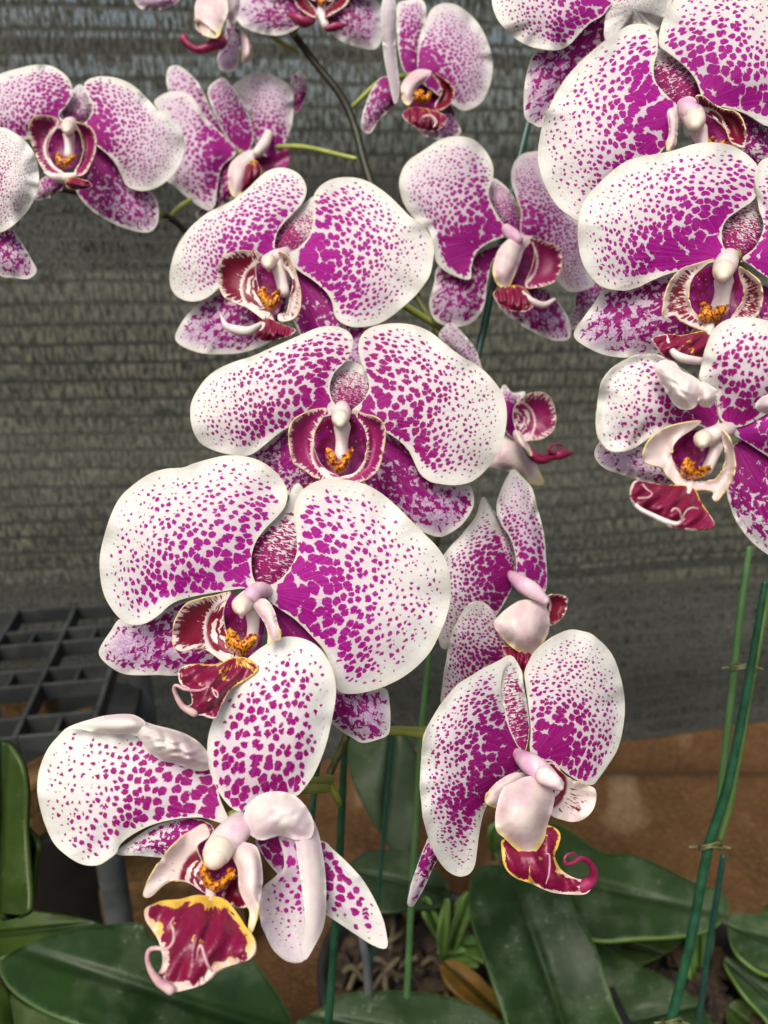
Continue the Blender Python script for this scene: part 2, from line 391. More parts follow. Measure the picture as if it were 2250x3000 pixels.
# ------------------------------------------------------------------ flower pieces
class Flower:
    def __init__(s, plant, view, c, d, tx=0.0, ty=0.0, label=None, name='flower', mat=None, stem=None, group=None):
        s.v, s.d, s.tx, s.ty, s.mat = view, d, tx, ty, mat
        s.c = nat(view, [c])[0]; s.k = mmpp(d)
        o = s.world(np.array([s.c]), np.array([0.004]))[0]
        b = s.world(np.array([s.c]), np.array([0.016]))[0]
        mb = MB()
        P = [o, (o + b) / 2, b]
        if stem is not None:
            e = np.array(at(*stem)); mid = (b * .5 + e * .5) + np.array((0, 0, .004)); P = crom([o, b, mid, e], 6)
        mb.tube(P, np.linspace(.0021, .0015, len(P)) if d < .33 else np.linspace(.0017, .0011, len(P)), 10)
        s.o = mb.build(name, MPED, plant, org=o, smooth=True)
        if label: s.o['label'] = label
    def depth(s, P, off):
        X = (P[:, 0] - s.c[0]) * s.k; Y = (P[:, 1] - s.c[1]) * s.k
        return s.d + s.tx * X + s.ty * Y + off
    def world(s, P, off):
        return np.array(CAM)[None] + rays(P) * s.depth(P, off)[:, None]

KIND = {  # o0, o1 (mm away from the camera at the base / at the far end), bulge mm, thickness mm, divisions
 'P': ('petal', 0, 2, 5, .8, 44), 'S': ('sepal', 6, 10, 3, .9, 36), 'Z': ('lip_lobe', -4, -12, -3.0, .7, 30),
 'O': ('lip_lobe', -4, -11, 4.0, .8, 28), 'M': ('lip', -9, -17, 3.5, 1.0, 30), 'T': ('lip_throat', 1, 1, -3, .8, 20),
 'K': ('callus', -7, -10, 2.5, 1.6, 22), 'B': ('petal_fold', -6, -6, 6, 1.0, 44), 'W': ('petal', 0, 2, 5, .8, 30)}
def piece(f, kind, pts, base, o0=None, o1=None, bulge=None, mat=None, N=None, dens=0.0, rim=.26, vs=0.0, wash=None, name=None,
          ruf=.6, gx=0.0, gy=0.0, view=None, hue=0.0, fall=1.12, rr=0.0, label=None, thick=None, roll=0.0, leafz=None, parent=None, org=None):
    nm, a0, a1, ab, th, div = KIND[kind]
    o0 = a0 if o0 is None else o0; o1 = a1 if o1 is None else o1; bulge = ab if bulge is None else bulge
    vw = view if view is not None else f.v
    C = nat(vw, pts); b = nat(vw, [base])[0]
    if mat is MSD and vw != 7: C = C.mean(0) + (C - C.mean(0)) * np.array((1.28, 1.10))
    P, F, D, u, h = sheet(C, div)
    q = P - b; rho = np.linalg.norm(q, axis=1); L = rho.max(); r = rho / L
    ax = (P * (u[:, None] ** .5)).sum(0) / (u ** .5).sum() - b; ax /= np.linalg.norm(ax)
    ay = np.array((-ax[1], ax[0]))
    X = q @ ax; Y = q @ ay; phi = np.arctan2(Y, X); e = D / D.max()
    N = (N or {'P': 21, 'S': 20, 'W': 20}.get(kind, 12)) * (1.5 if kind in 'PW' else 1.55 if kind == 'S' else 1)
    seed = RNG.uniform(0, 60, 3)
    w = (r + .02) ** (.45 if kind in 'PW' else .2)
    if kind in 'PSW': pat = np.c_[X / L * N * w * .92, Y / L * N * w, 0 * X] + seed
    elif kind in 'ZOMTKB': pat = np.c_[X / L * N, Y / L * N, 0 * X] + seed
    fa = np.zeros((len(P), 3)); fa[:, 2] = r
    side = (P[:, 1] - (b + np.outer(X, ax))[:, 1]) / L          # > 0 below the axis
    if kind in 'PW':
        Dn = 1.27 - .87 * fall * r + dens + vs * sstep(.05, .35, side) * sstep(.95, .5, r)
        wr = rim * D.max() * (.12 + .88 * sstep(.25, .75, r)) + 1e-6
        Dn = Dn * sstep(.22, 1.1, D / wr + 0.12 * np.sin(phi * 9 + seed[0]))
        Dn *= sstep(.03, .10, r)
        fa[:, 0] = np.clip(Dn, 0, 1.25); fa[:, 1] = wash or 0
    elif kind == 'S':
        Dn = 1.02 - .55 * r + dens + (.22 if mat in (MPD, MPV) else .0 if mat is MSD else 0)
        wr = rim * .6 * D.max() * (.15 + .85 * sstep(.2, .8, r)) + 1e-6
        Dn = Dn * sstep(.1, 1.0, D / wr); fa[:, 0] = np.clip(Dn, 0, 1.25)
        fa[:, 1] = (.8 if wash is None else wash) * sstep(.28, .7, r) * sstep(.05, .6, D / D.max() + .1)
    elif kind == 'Z':
        fa[:, 0] = sstep(.42, .56, r) * (.42 + dens + .26 * sstep(0, .5, e)); fa[:, 1] = hue
    elif kind == 'M':
        fa[:, 0] = .30 + dens + .45 * sstep(.0, .34 * (rim - .1), e) - .2 * sstep(.3, .05, r)
    fb = np.c_[e, phi, Y / L]
    if kind == 'P': ruf = ruf * 1.9
    off = (o0 + (o1 - o0) * r - bulge * (.35 * u + .65 * u * u * (3 - 2 * u)) * (.75 if kind == 'P' else 1)) / 1000
    bx = (C[:, 0].max() - C[:, 0].min()); by = (C[:, 1].max() - C[:, 1].min()); cm = C.mean(0)
    off += (gx * (P[:, 0] - cm[0]) / bx + gy * (P[:, 1] - cm[1]) / by) / 1000
    if mat is MSD: off += .6 * bulge * u / 1000
    if kind == 'M': off += (-1.3 * np.exp(-(Y / (L * .05)) ** 2) + .7 * np.cos(Y / L * 26 + 1.5 * np.sin(X / L * 5))) * sstep(0, .3, u) / 1000
    ang = np.arctan2(P[:, 1] - cm[1], P[:, 0] - cm[0])
    off += ruf * (np.sin(ang * 5 + seed[0]) + .6 * np.sin(ang * 9 + seed[1]) + .4 * np.sin(ang * 14 + seed[2])) * (1 - u) ** 2 * sstep(.3, .7, r) / 1000
    off += .35 * ruf * np.sin(X / L * 7 + seed[1]) * np.sin(Y / L * 9 + seed[2]) / 1000
    off += roll * np.exp(-(e / .12) ** 2) * sstep(.3, .7, r) / 1000
    if kind == 'B': off += (1.3 * (np.sin(X / L * 15 + 2 * np.sin(Y / L * 9) + seed[0]) * np.cos(Y / L * 19 + seed[1]) + .6 * np.sin(X / L * 24 + seed[2]) * np.sin(Y / L * 27 + X / L * 8)) * rr) * u / 1000
    V = f.world(P, off)
    m = mat or {'P': f.mat or MP, 'S': MS, 'Z': ML, 'O': MO, 'M': MM, 'T': MT, 'K': MK, 'B': MBACK, 'W': f.mat or MP}[kind]
    # faces towards the camera
    a_, b_, c_ = (V[[t[i] for t in F]] for i in range(3))
    nrm = np.cross(b_ - a_, c_ - a_)
    flip = (nrm * (V.mean(0) - np.array(CAM))).sum() > 0
    if flip: F = [t[::-1] for t in F]
    o = obj(name or nm, V, F, m, f.o, ORG[f.o.name], True, {'pat': pat, 'fa': fa, 'fb': fb})
    sm = o.modifiers.new('thickness', 'SOLIDIFY'); sm.thickness = (thick or th) / 1000 * .5; sm.offset = -1
    es = o.modifiers.new('crisp_rim', 'EDGE_SPLIT'); es.split_angle = R(62)
    if label: o['label'] = label
    return o
def rod(f, name, pts, mat, seg=14, view=None, n=6, noise=0, label=None):
    """tube along (x, y, mm offset, radius in view units)"""
    vw = view if view is not None else f.v; A = np.array(pts, float); s = VIEW[vw][2]
    A[:, 3] *= s * f.k * {'lip_neck': .62, 'tendril': .78, 'lip_roll': .62, 'column_base': .82, 'anther_cap': .88, 'column': .88}.get(name, 1.0); A[:, 2] = A[:, 2] / 1000 + (.002 if name == 'lip_neck' else 0)
    A[:, :2] = nat(vw, A[:, :2]); C = crom(A, n)
    mb = MB(); mb.tube(f.world(C[:, :2], C[:, 2]), np.maximum(C[:, 3], 2e-4), seg, noise=noise)
    o = mb.build(name, mat, f.o, ORG[f.o.name], True)
    if label: o['label'] = label
    return o
def column(f, top, cap, rad, foot=None, purple=None):
    """the pollen column: body from the heart of the flower to the round cap, with the foot below it"""
    (x0, y0), (x1, y1) = top, cap
    rod(f, 'column', [(x0, y0, 2, rad * .75), ((x0 + x1) / 2, (y0 + y1) / 2, -5, rad * .95), (x1, y1, -9, rad * .85)], purple or MC)
    rod(f, 'anther_cap', [(x1 - (x1 - x0) * .1, y1 - (y1 - y0) * .1 - rad * .12, -10, rad * .72), (x1, y1 + rad * .1, -13.5, rad * .78), (x1, y1 + rad * .42, -16.5, rad * .42)], MCAP, 18)
    rod(f, 'rostellum', [(x1, y1 + rad * .55, -13.5, rad * .42), (x1, y1 + rad * .95, -13.5, rad * .13)], MC, 10)
    if foot: rod(f, 'column_foot', [(*p, -5 - i * .5, rr) for i, (*p, rr) in enumerate(foot)], MC)
# ------------------------------------------------------------------ the plants
pmid = empty('orchid_plant', on_z(1165, 2870, .085))
tag(pmid, 'orchid in the middle whose long arching stem carries white flowers spotted magenta in two rows', 'orchid', 'potted moth orchids')
prt = empty('orchid_plant', on_z(2000, 3080, .085))
tag(prt, 'orchid at the right edge with large magenta spotted flowers above the green wire stakes', 'orchid', 'potted moth orchids')
plf = empty('orchid_plant', on_z(-120, 2960, .085))
tag(plf, 'orchid at the left edge, its dark stem holding spotted blooms against the grey net', 'orchid', 'potted moth orchids')

# F3: upper flower of the middle row
f = Flower(pmid, 3, (700, 500), .285, tx=-.25, ty=-.05, label='spotted flower turned left, third from the bottom of the front row', stem=(1290, 960, .33))
piece(f, 'P', [(700,500),(672,460),(676,410),(690,372),(720,332),(760,290),(805,240),(825,185),(818,140),(790,100),(745,75),(690,68),(635,85),(590,120),(545,165),(490,210),(425,250),(350,285),(285,335),(235,390),(195,455),(170,530),(160,600),(170,660),(205,700),(260,718),(320,710),(370,680),(410,640),(470,590),(560,540),(640,520)], (695,495), o1=3, vs=.15)
piece(f, 'P', [(735,485),(770,470),(810,435),(842,395),(858,330),(855,270),(860,210),(885,165),(935,130),(1000,115),(1070,118),(1135,140),(1190,175),(1240,215),(1280,255),(1330,305),(1385,340),(1425,395),(1445,460),(1440,530),(1425,590),(1395,640),(1355,690),(1300,740),(1240,790),(1180,825),(1110,842),(1040,840),(985,815),(960,780),(955,740),(940,700),(910,660),(850,610),(790,570),(745,525)], (735,495), vs=.2)
piece(f, 'S', [(690,480),(675,420),(695,355),(750,300),(810,250),(850,220),(900,240),(900,320),(870,400),(800,450),(740,475)], (720,520), wash=0, dens=-.1, N=34, rim=.9, mat=MSD, o0=4, o1=5)
piece(f, 'S', [(720,560),(600,580),(480,620),(380,680),(300,730),(240,790),(205,845),(187,890),(200,920),(250,950),(330,972),(420,975),(500,970),(570,950),(640,920),(700,860),(730,720)], (740,560), o1=12, dens=-.12, wash=.9)
piece(f, 'S', [(750,580),(850,560),(950,660),(1050,800),(1140,850),(1150,930),(1120,1060),(1080,1110),(1020,1100),(960,1050),(850,950),(780,850),(740,720)], (745,540), o1=8, fall=1, wash=.8)
piece(f, 'T', [(590,540),(660,540),(720,600),(715,690),(690,770),(640,800),(590,740),(560,640)], (650,560))
piece(f, 'Z', [(600,485),(530,472),(470,476),(425,495),(400,535),(392,590),(402,650),(430,700),(490,730),(530,745),(575,775),(620,805),(648,775),(612,690),(585,620),(580,550)], (640,650))
piece(f, 'Z', [(690,480),(725,490),(750,525),(772,575),(790,640),(797,700),(790,760),(765,800),(720,815),(690,808),(690,780),(728,775),(737,740),(750,680),(757,620),(742,580),(710,540)], (690,640), dens=-.2)
column(f, (725,485), (640,525), 46, [(690,540,38),(700,600,30),(715,670,28)])
piece(f, 'K', [(645,700),(625,660),(600,650),(590,690),(610,730),(640,765),(665,760),(690,720),(700,665),(675,675)], (645,770), N=9)
piece(f, 'M', [(640,800),(700,828),(770,855),(740,885),(690,900),(640,912),(600,905),(580,885),(575,850),(600,815)], (640,780), dens=.05)
rod(f, 'lip_roll', [(408,783,-12,5),(435,835,-15,24),(490,858,-17,36),(545,862,-18,34),(590,840,-20,24),(618,828,-23,14),(612,850,-25,9),(600,860,-26,5)], MC, label='white rolled edge of the lip')
rod(f, 'lip_neck', [(640,760,-6,26),(645,800,-8,32),(660,830,-9,30)], MC)

# F4: symmetrical flower in the centre
f = Flower(pmid, 3, (1000, 1240), .25, tx=.02, ty=-.1, label='wide open symmetrical spotted flower in the centre of the front row', stem=(1180, 1150, .30))
piece(f, 'P', [(975,1255),(945,1180),(940,1120),(965,1060),(1005,1020),(1040,970),(1052,910),(1035,870),(990,845),(930,838),(870,850),(800,880),(720,915),(640,950),(560,985),(480,1010),(400,1045),(340,1090),(295,1150),(265,1215),(262,1290),(280,1360),(315,1410),(370,1440),(440,1460),(520,1470),(570,1455),(630,1410),(690,1360),(740,1330),(820,1300),(910,1280)], (985,1255), vs=.25, mat=MPD)
piece(f, 'P', [(1045,1250),(1095,1205),(1128,1150),(1125,1090),(1105,1040),(1085,990),(1078,930),(1095,880),(1140,845),(1210,828),(1290,825),(1370,840),(1440,875),(1500,925),(1580,985),(1659,1030),(1721,1087),(1778,1166),(1800,1256),(1789,1368),(1755,1458),(1699,1537),(1631,1593),(1553,1611),(1474,1605),(1420,1590),(1375,1550),(1350,1500),(1320,1440),(1270,1390),(1210,1350),(1150,1300),(1080,1275)], (1035,1258), vs=.25, mat=MPD)
piece(f, 'S', [(960,1250),(930,1190),(915,1130),(930,1085),(985,1040),(1040,1020),(1090,1045),(1140,1090),(1150,1140),(1130,1200),(1090,1235),(1030,1255)], (1010,1270), wash=0, dens=-.05, N=30, rim=.7, mat=MSD, o0=4, o1=5)
piece(f, 'S', [(960,1300),(850,1310),(740,1330),(640,1400),(555,1462),(600,1520),(680,1590),(740,1660),(820,1660),(920,1610),(980,1450)], (1000,1310), wash=.3, dens=.1)
piece(f, 'S', [(1040,1310),(1210,1350),(1320,1430),(1400,1540),(1480,1590),(1580,1610),(1622,1617),(1640,1672),(1632,1728),(1588,1796),(1530,1841),(1474,1863),(1406,1845),(1316,1800),(1200,1720),(1100,1600),(1030,1450)], (1010,1320), wash=.95)
piece(f, 'T', [(900,1300),(960,1270),(1070,1280),(1130,1380),(1110,1500),(1050,1580),(960,1580),(880,1490),(865,1380)], (1000,1300))
piece(f, 'Z', [(925,1240),(860,1242),(800,1270),(760,1300),(742,1350),(742,1410),(755,1470),(768,1508),(820,1540),(870,1575),(930,1592),(985,1600),(985,1570),(930,1540),(885,1490),(862,1420),(868,1350),(900,1290)], (985,1450), hue=.6)
piece(f, 'Z', [(1055,1245),(1110,1265),(1160,1280),(1195,1310),(1210,1360),(1200,1430),(1185,1500),(1165,1545),(1120,1580),(1075,1597),(990,1602),(990,1572),(1060,1550),(1105,1490),(1122,1410),(1108,1340),(1075,1290)], (995,1450), hue=.6)
column(f, (1000,1235), (990,1288), 56, [(1000,1330,42),(998,1400,30),(995,1470,34)])
piece(f, 'K', [(985,1500),(965,1455),(935,1430),(918,1440),(925,1500),(950,1535),(985,1560),(1015,1535),(1040,1490),(1054,1440),(1030,1435),(1005,1470)], (985,1570), N=9)
piece(f, 'M', [(745,1625),(790,1608),(860,1602),(990,1595),(1080,1610),(1060,1680),(980,1720),(880,1690),(800,1680),(755,1660)], (985,1590), dens=.05)

# F5: large front flower
f = Flower(pmid, 5, (780, 640), .215, tx=-.08, ty=-.05, label='largest front flower, wide open, at the left of the stem end', stem=(1070, 1700, .27))
piece(f, 'P', [(760,640),(738,580),(734,500),(755,430),(800,370),(850,320),(885,270),(892,210),(870,160),(830,115),(770,75),(700,55),(620,52),(545,68),(528,72),(470,90),(430,105),(360,110),(290,130),(220,175),(155,235),(115,310),(85,400),(65,490),(65,580),(80,660),(110,720),(150,770),(200,798),(260,795),(320,760),(370,715),(420,690),(500,670),(590,655),(690,640)], (762,645), vs=.3, N=19)
piece(f, 'P', [(805,640),(860,600),(910,540),(936,470),(932,390),(922,310),(930,250),(960,205),(1010,170),(1080,155),(1160,160),(1240,180),(1310,220),(1380,280),(1440,340),(1500,400),(1550,450),(1590,510),(1612,590),(1615,670),(1600,750),(1570,830),(1530,910),(1480,970),(1420,1020),(1350,1060),(1270,1090),(1190,1105),(1130,1100),(1105,1070),(1085,1000),(1060,920),(1000,850),(930,780),(860,730),(810,690)], (795,655), vs=.2, N=20)
piece(f, 'S', [(750,610),(732,520),(742,450),(790,380),(850,320),(888,270),(897,225),(920,195),(945,230),(935,300),(940,400),(937,470),(910,540),(860,590),(800,620)], (780,660), wash=0, dens=-.08, N=24, rim=.8, mat=MSD, o0=4, o1=5)
piece(f, 'S', [(700,700),(560,690),(430,700),(310,760),(200,790),(150,775),(110,830),(70,890),(60,930),(90,970),(150,1010),(210,1022),(320,1022),(410,1025),(480,1010),(600,975),(660,900),(700,800)], (730,720), wash=1.0, dens=-.08, o1=14)
piece(f, 'S', [(820,710),(930,770),(1040,870),(1110,1040),(1250,1080),(1328,1085),(1345,1150),(1348,1230),(1338,1285),(1290,1308),(1225,1322),(1180,1300),(1110,1255),(1000,1150),(900,1000),(840,880)], (800,700), wash=.9, dens=-.02, o1=13)
piece(f, 'T', [(630,670),(700,690),(780,760),(785,850),(740,930),(650,930),(600,840),(600,740)], (700,700))
piece(f, 'Z', [(640,655),(570,672),(500,688),(450,705),(415,745),(392,800),(384,860),(393,900),(430,917),(480,905),(530,910),(570,935),(610,962),(650,970),(650,900),(620,820),(610,750),(622,700)], (670,820), dens=.02)
piece(f, 'O', [(765,688),(800,688),(832,730),(850,790),(864,860),(830,872),(805,888),(806,840),(792,795),(762,750),(742,718)], (765,700), bulge=2, o0=-8, o1=-14)
column(f, (775,655), (690,712), 56, [(740,745,32),(742,810,26),(735,880,26)])
rod(f, 'column_base', [(800,650,0,38),(765,648,-4,46),(735,668,-8,44)], MCP)
piece(f, 'K', [(665,930),(625,900),(618,870),(632,815),(660,832),(688,870),(725,850),(755,848),(752,882),(722,915),(690,945)], (675,960), N=11)
piece(f, 'M', [(650,945),(720,950),(760,1000),(680,1060),(640,1090),(600,1160),(575,1212),(520,1200),(470,1200),(445,1165),(470,1145),(458,1085),(420,1060),(410,1015),(430,985),(490,972),(580,975)], (665,930), dens=-.08, o1=-20, rim=.26)
rod(f, 'tendril', [(480,1190,-20,20),(430,1160,-21,15),(400,1110,-22,11),(392,1078,-23,9),(405,1068,-24,8),(440,1085,-24,8),(500,1090,-23,6),(545,1075,-22,4)], MHW)
rod(f, 'tendril', [(560,1080,-22,3),(572,1110,-23,4),(585,1120,-23,4),(583,1098,-23,3.5),(568,1088,-23,3)], MHW)
rod(f, 'lip_neck', [(680,930,-7,20),(665,965,-9,34),(640,1000,-12,30)], MC)

# F6: lowest flower, crumpled petals
f = Flower(pmid, 6, (985, 500), .20, tx=-.05, ty=-.25, label='lowest flower, its left petal edge crumpled and its right petal folded over', stem=(955, 2310, .25))
piece(f, 'S', [(1000,470),(930,400),(884,290),(876,200),(886,130),(915,47),(954,-49),(1011,-135),(1078,-202),(1155,-250),(1212,-267),(1279,-259),(1336,-231),(1384,-173),(1413,-97),(1420,-20),(1403,85),(1375,200),(1335,300),(1290,370),(1245,412),(1180,420),(1070,450)], (1010,520), wash=0, dens=-.14, N=17, o0=-2, o1=-6, bulge=6, rim=.9, mat=MPD, label='upright white sepal with crimson spots')
piece(f, 'P', [(970,520),(930,420),(905,310),(860,240),(800,195),(700,140),(610,110),(560,135),(480,140),(400,128),(300,112),(240,160),(195,220),(165,300),(157,380),(170,460),(195,540),(230,610),(290,665),(350,697),(410,700),(450,680),(490,650),(510,610),(560,570),(640,530),(740,505),(850,498),(930,520)], (975,505), vs=.25, N=20, mat=MPD)
piece(f, 'B', [(278,128),(300,110),(370,86),(450,66),(540,60),(585,72),(615,98),(600,130),(555,140),(480,146),(400,136),(330,124)], (600,110), o0=-5, o1=-1, bulge=4, label='petal edge folded forward')
piece(f, 'B', [(545,112),(600,92),(660,108),(740,128),(800,152),(850,188),(888,240),(886,290),(842,302),(790,288),(765,280),(730,268),(680,256),(620,212),(590,162),(552,142)], (720,190), o0=-4, o1=-3, bulge=9, rr=1.0, name='petal_crumple', label='thick crumpled pinkish petal edge')
piece(f, 'S', [(905,555),(860,510),(780,503),(660,530),(560,590),(490,650),(600,660),(700,668),(790,662),(860,650)], (930,540), wash=0, dens=-.05, o0=5, o1=5, rim=.5)
piece(f, 'S', [(1085,585),(1250,570),(1370,600),(1400,625),(1470,690),(1540,770),(1600,880),(1630,970),(1635,1048),(1580,1040),(1500,990),(1380,910),(1250,830),(1180,745),(1120,670)], (1060,560), wash=.12, dens=-.05, N=14, o0=6, o1=4, rim=.9, mat=MPD)
piece(f, 'W', [(1180,570),(1260,560),(1310,700),(1340,850),(1320,1000),(1290,1095),(1255,1110),(1200,1095),(1150,1050),(1110,960),(1095,880),(1110,800),(1160,755),(1200,710),(1195,640)], (1215,560), dens=-.16, wash=.3, N=15, bulge=-4, o0=-2, o1=-3, rim=.7, label='inner face of the folded right petal')
piece(f, 'B', [(1250,500),(1290,468),(1325,510),(1348,570),(1372,700),(1379,830),(1370,950),(1330,1040),(1290,1100),(1276,1050),(1290,950),(1276,800),(1260,690),(1250,610),(1238,550)], (1270,500), o0=-5, o1=-6, bulge=1.6, gx=5, label='white back of the right petal folded forward')
piece(f, 'B', [(1035,545),(1033,480),(1060,430),(1120,393),(1190,388),(1250,408),(1300,462),(1328,530),(1310,585),(1250,592),(1180,574),(1110,594),(1065,577)], (1050,520), o0=-6, o1=-7.5, bulge=5, rr=.25, label='rounded hood of the folded right petal')
piece(f, 'T', [(820,610),(900,680),(990,680),(1060,780),(1040,850),(960,850),(870,830),(780,740)], (900,650))
piece(f, 'Z', [(850,528),(878,545),(882,580),(832,622),(860,700),(885,795),(870,818),(800,772),(740,762),(690,787),(640,832),(612,835),(607,810),(640,740),(700,650),(770,580)], (900,760), dens=-.32, o1=-10)
piece(f, 'O', [(1000,602),(1040,603),(1087,625),(1107,700),(1110,780),(1095,870),(1080,950),(1058,995),(1049,960),(1055,900),(1040,868),(1010,800),(1005,720),(983,660)], (1010,610), bulge=3.5, o0=-8, o1=-15)
piece(f, 'Z', [(1010,740),(1050,770),(1055,860),(1020,880),(970,862),(940,840),(960,780)], (1100,640), dens=.1, o0=-4, o1=-5)
rod(f, 'column', [(1045,480,6,44),(990,550,-5,64),(940,610,-9,68),(915,650,-11,62)], MC)
rod(f, 'column_base', [(1040,520,-2,50),(1000,565,-7,62),(965,590,-9,50)], MCP)
rod(f, 'anther_cap', [(924,634,-11,66),(912,656,-12.5,61),(908,668,-13,50)], MCAP, 18)
piece(f, 'K', [(900,815),(868,790),(845,740),(858,680),(880,705),(898,755),(930,758),(965,712),(996,720),(972,770),(935,805)], (900,830), N=10)
piece(f, 'M', [(880,830),(830,825),(760,842),(690,848),(645,865),(612,890),(615,930),(640,970),(670,1020),(686,1080),(684,1130),(672,1160),(690,1205),(720,1236),(800,1222),(860,1200),(920,1145),(980,1122),(1050,1100),(1078,1060),(1075,1010),(1040,960),(1000,900),(970,860),(930,835)], (900,820), dens=.0, bulge=4, o1=-22, rim=1.15)
rod(f, 'lip_neck', [(885,800,-8,24),(890,840,-10,36),(880,880,-13,30)], MC)
rod(f, 'tendril', [(720,1225,-22,22),(670,1190,-23,18),(635,1140,-24,13),(622,1090,-25,10),(632,1058,-25,10),(660,1050,-26,9),(705,1052,-26,7),(733,1020,-26,6),(733,975,-26,6),(722,945,-26,5),(735,922,-26,4)], MHW)
rod(f, 'tendril', [(832,1098,-24,3),(838,1055,-26,5),(850,1038,-26,6),(862,1075,-26,6),(878,1120,-26,6),(898,1148,-25,3)], MHW)

# F8: lower right flower of the middle plant
f = Flower(pmid, 7, (620, 330), .232, tx=.35, ty=-.05, label='side-on flower facing right with a curled crimson lip, lowest on the right', stem=(1150, 2140, .262))
piece(f, 'S', [(548,-118),(590,-60),(605,20),(622,110),(628,210),(605,300),(550,220),(500,60),(510,-60)], (600,320), wash=0, dens=-.1, o0=3, o1=8, N=26, rim=.8, mat=MSD)
piece(f, 'P', [(545,-119),(500,-97),(430,-62),(370,-25),(315,10),(250,90),(200,170),(170,250),(160,350),(158,450),(168,560),(185,640),(215,730),(260,800),(300,830),(335,838),(370,825),(392,790),(403,720),(412,650),(432,560),(470,490),(510,440),(565,400),(612,350),(615,290),(570,220),(530,140),(505,60),(512,-40)], (620,330), vs=.35, N=22, dens=.04, gx=14, bulge=7, mat=MPD)
piece(f, 'P', [(645,330),(632,280),(635,200),(625,100),(611,0),(612,-60),(650,-130),(710,-185),(770,-218),(811,-230),(860,-222),(905,-205),(981,-129),(1021,-29),(1040,80),(1035,180),(1012,280),(972,350),(930,410),(900,442),(850,430),(800,400),(740,355),(690,335)], (635,340), N=22, vs=.1, mat=MPD)
piece(f, 'S', [(205,660),(240,738),(212,800),(182,870),(150,930),(125,966),(103,957),(114,880),(140,800),(170,720)], (420,500), view=7, wash=.6, o0=8, o1=16, dens=-.05)
piece(f, 'O', [(440,520),(450,470),(500,420),(560,390),(620,395),(600,440),(540,470),(500,540)], (580,420), o0=-1, o1=-3, bulge=2, name='sepal')
piece(f, 'Z', [(690,345),(728,340),(750,355),(772,390),(820,422),(870,440),(908,455),(918,490),(905,545),(870,585),(820,602),(770,592),(720,568),(725,500),(700,430)], (670,440), dens=-.22, o0=-6, o1=-4)
rod(f, 'column', [(570,300,6,22),(600,328,0,40),(640,355,-7,52),(700,400,-11,48),(750,440,-14,30)], MCP)
rod(f, 'anther_cap', [(695,400,-14,44),(735,425,-17,34),(760,450,-18,18)], MC, 16)
piece(f, 'O', [(495,500),(520,450),(560,430),(600,410),(650,404),(700,430),(736,482),(730,540),(705,620),(692,680),(650,738),(615,752),(560,712),(520,672),(487,640),(480,580)], (600,420), bulge=8, o0=-9, o1=-15)
piece(f, 'M', [(690,622),(740,628),(763,660),(752,710),(738,750),(770,812),(830,845),(880,850),(908,850),(895,890),(865,915),(800,915),(720,905),(640,870),(570,845),(530,810),(512,760),(515,680),(570,690),(620,700),(670,690)], (620,640), o0=-10, o1=-20, dens=-.08, rim=.7)
rod(f, 'tendril', [(860,880,-19,34),(900,850,-21,26),(905,810,-23,20),(885,775,-24,16),(850,760,-25,12),(815,778,-26,9),(790,784,-26,8),(780,765,-26,7),(790,745,-26,6),(818,736,-26,5),(830,748,-26,3)], MH)
rod(f, 'tendril', [(700,868,-20,3),(712,830,-21,5),(716,780,-21,5),(714,745,-21,5),(702,738,-21,4)], MHW)

# F7: side-on flower behind F8
f = Flower(pmid, 4, (440, 1310), .268, tx=.35, ty=.0, label='side-on flower facing right, above the lowest right one', stem=(1250, 1640, .30))
piece(f, 'S', [(270,930),(330,990),(380,1070),(412,1150),(430,1260),(400,1300),(330,1150),(280,1030)], (430,1310), wash=.1, dens=-.3, N=24, mat=MPV)
piece(f, 'P', [(275,922),(240,1020),(180,1095),(110,1170),(60,1260),(45,1400),(55,1560),(70,1650),(110,1655),(200,1600),(300,1540),(370,1450),(430,1320),(410,1220),(370,1100),(310,980)], (435,1320), N=20, gx=12, dens=.05, bulge=6, mat=MPD)
piece(f, 'P', [(440,1310),(432,1210),(405,1120),(365,1060),(345,1000),(343,940),(368,870),(398,812),(425,788),(470,830),(512,880),(540,980),(570,1100),(580,1220),(585,1330),(572,1388),(530,1372),(480,1335)], (445,1325), N=22, mat=MPV, dens=-.05)
piece(f, 'S', [(255,1430),(300,1450),(340,1510),(375,1620),(400,1700),(300,1800),(150,1900),(75,1930),(85,1800),(105,1660),(130,1570),(190,1460)], (330,1760), o0=-4, o1=-12, wash=.1, dens=-.18, N=14, mat=MPD)
piece(f, 'Z', [(560,1430),(600,1400),(650,1398),(684,1415),(680,1470),(650,1520),(600,1547),(580,1500)], (520,1450), dens=.1, o0=-6, o1=-4)
rod(f, 'column', [(405,1295,6,20),(430,1318,0,36),(470,1350,-7,46),(520,1380,-10,44),(575,1425,-13,24)], MCP)
piece(f, 'M', [(370,1650),(460,1660),(560,1640),(545,1710),(480,1780),(420,1750)], (460,1640), o0=-8, o1=-12)
piece(f, 'O', [(325,1540),(360,1490),(410,1450),(460,1424),(520,1425),(575,1450),(597,1510),(592,1580),(562,1640),(540,1705),(480,1695),(410,1650),(360,1600)], (460,1430), bulge=7, o0=-8, o1=-12)

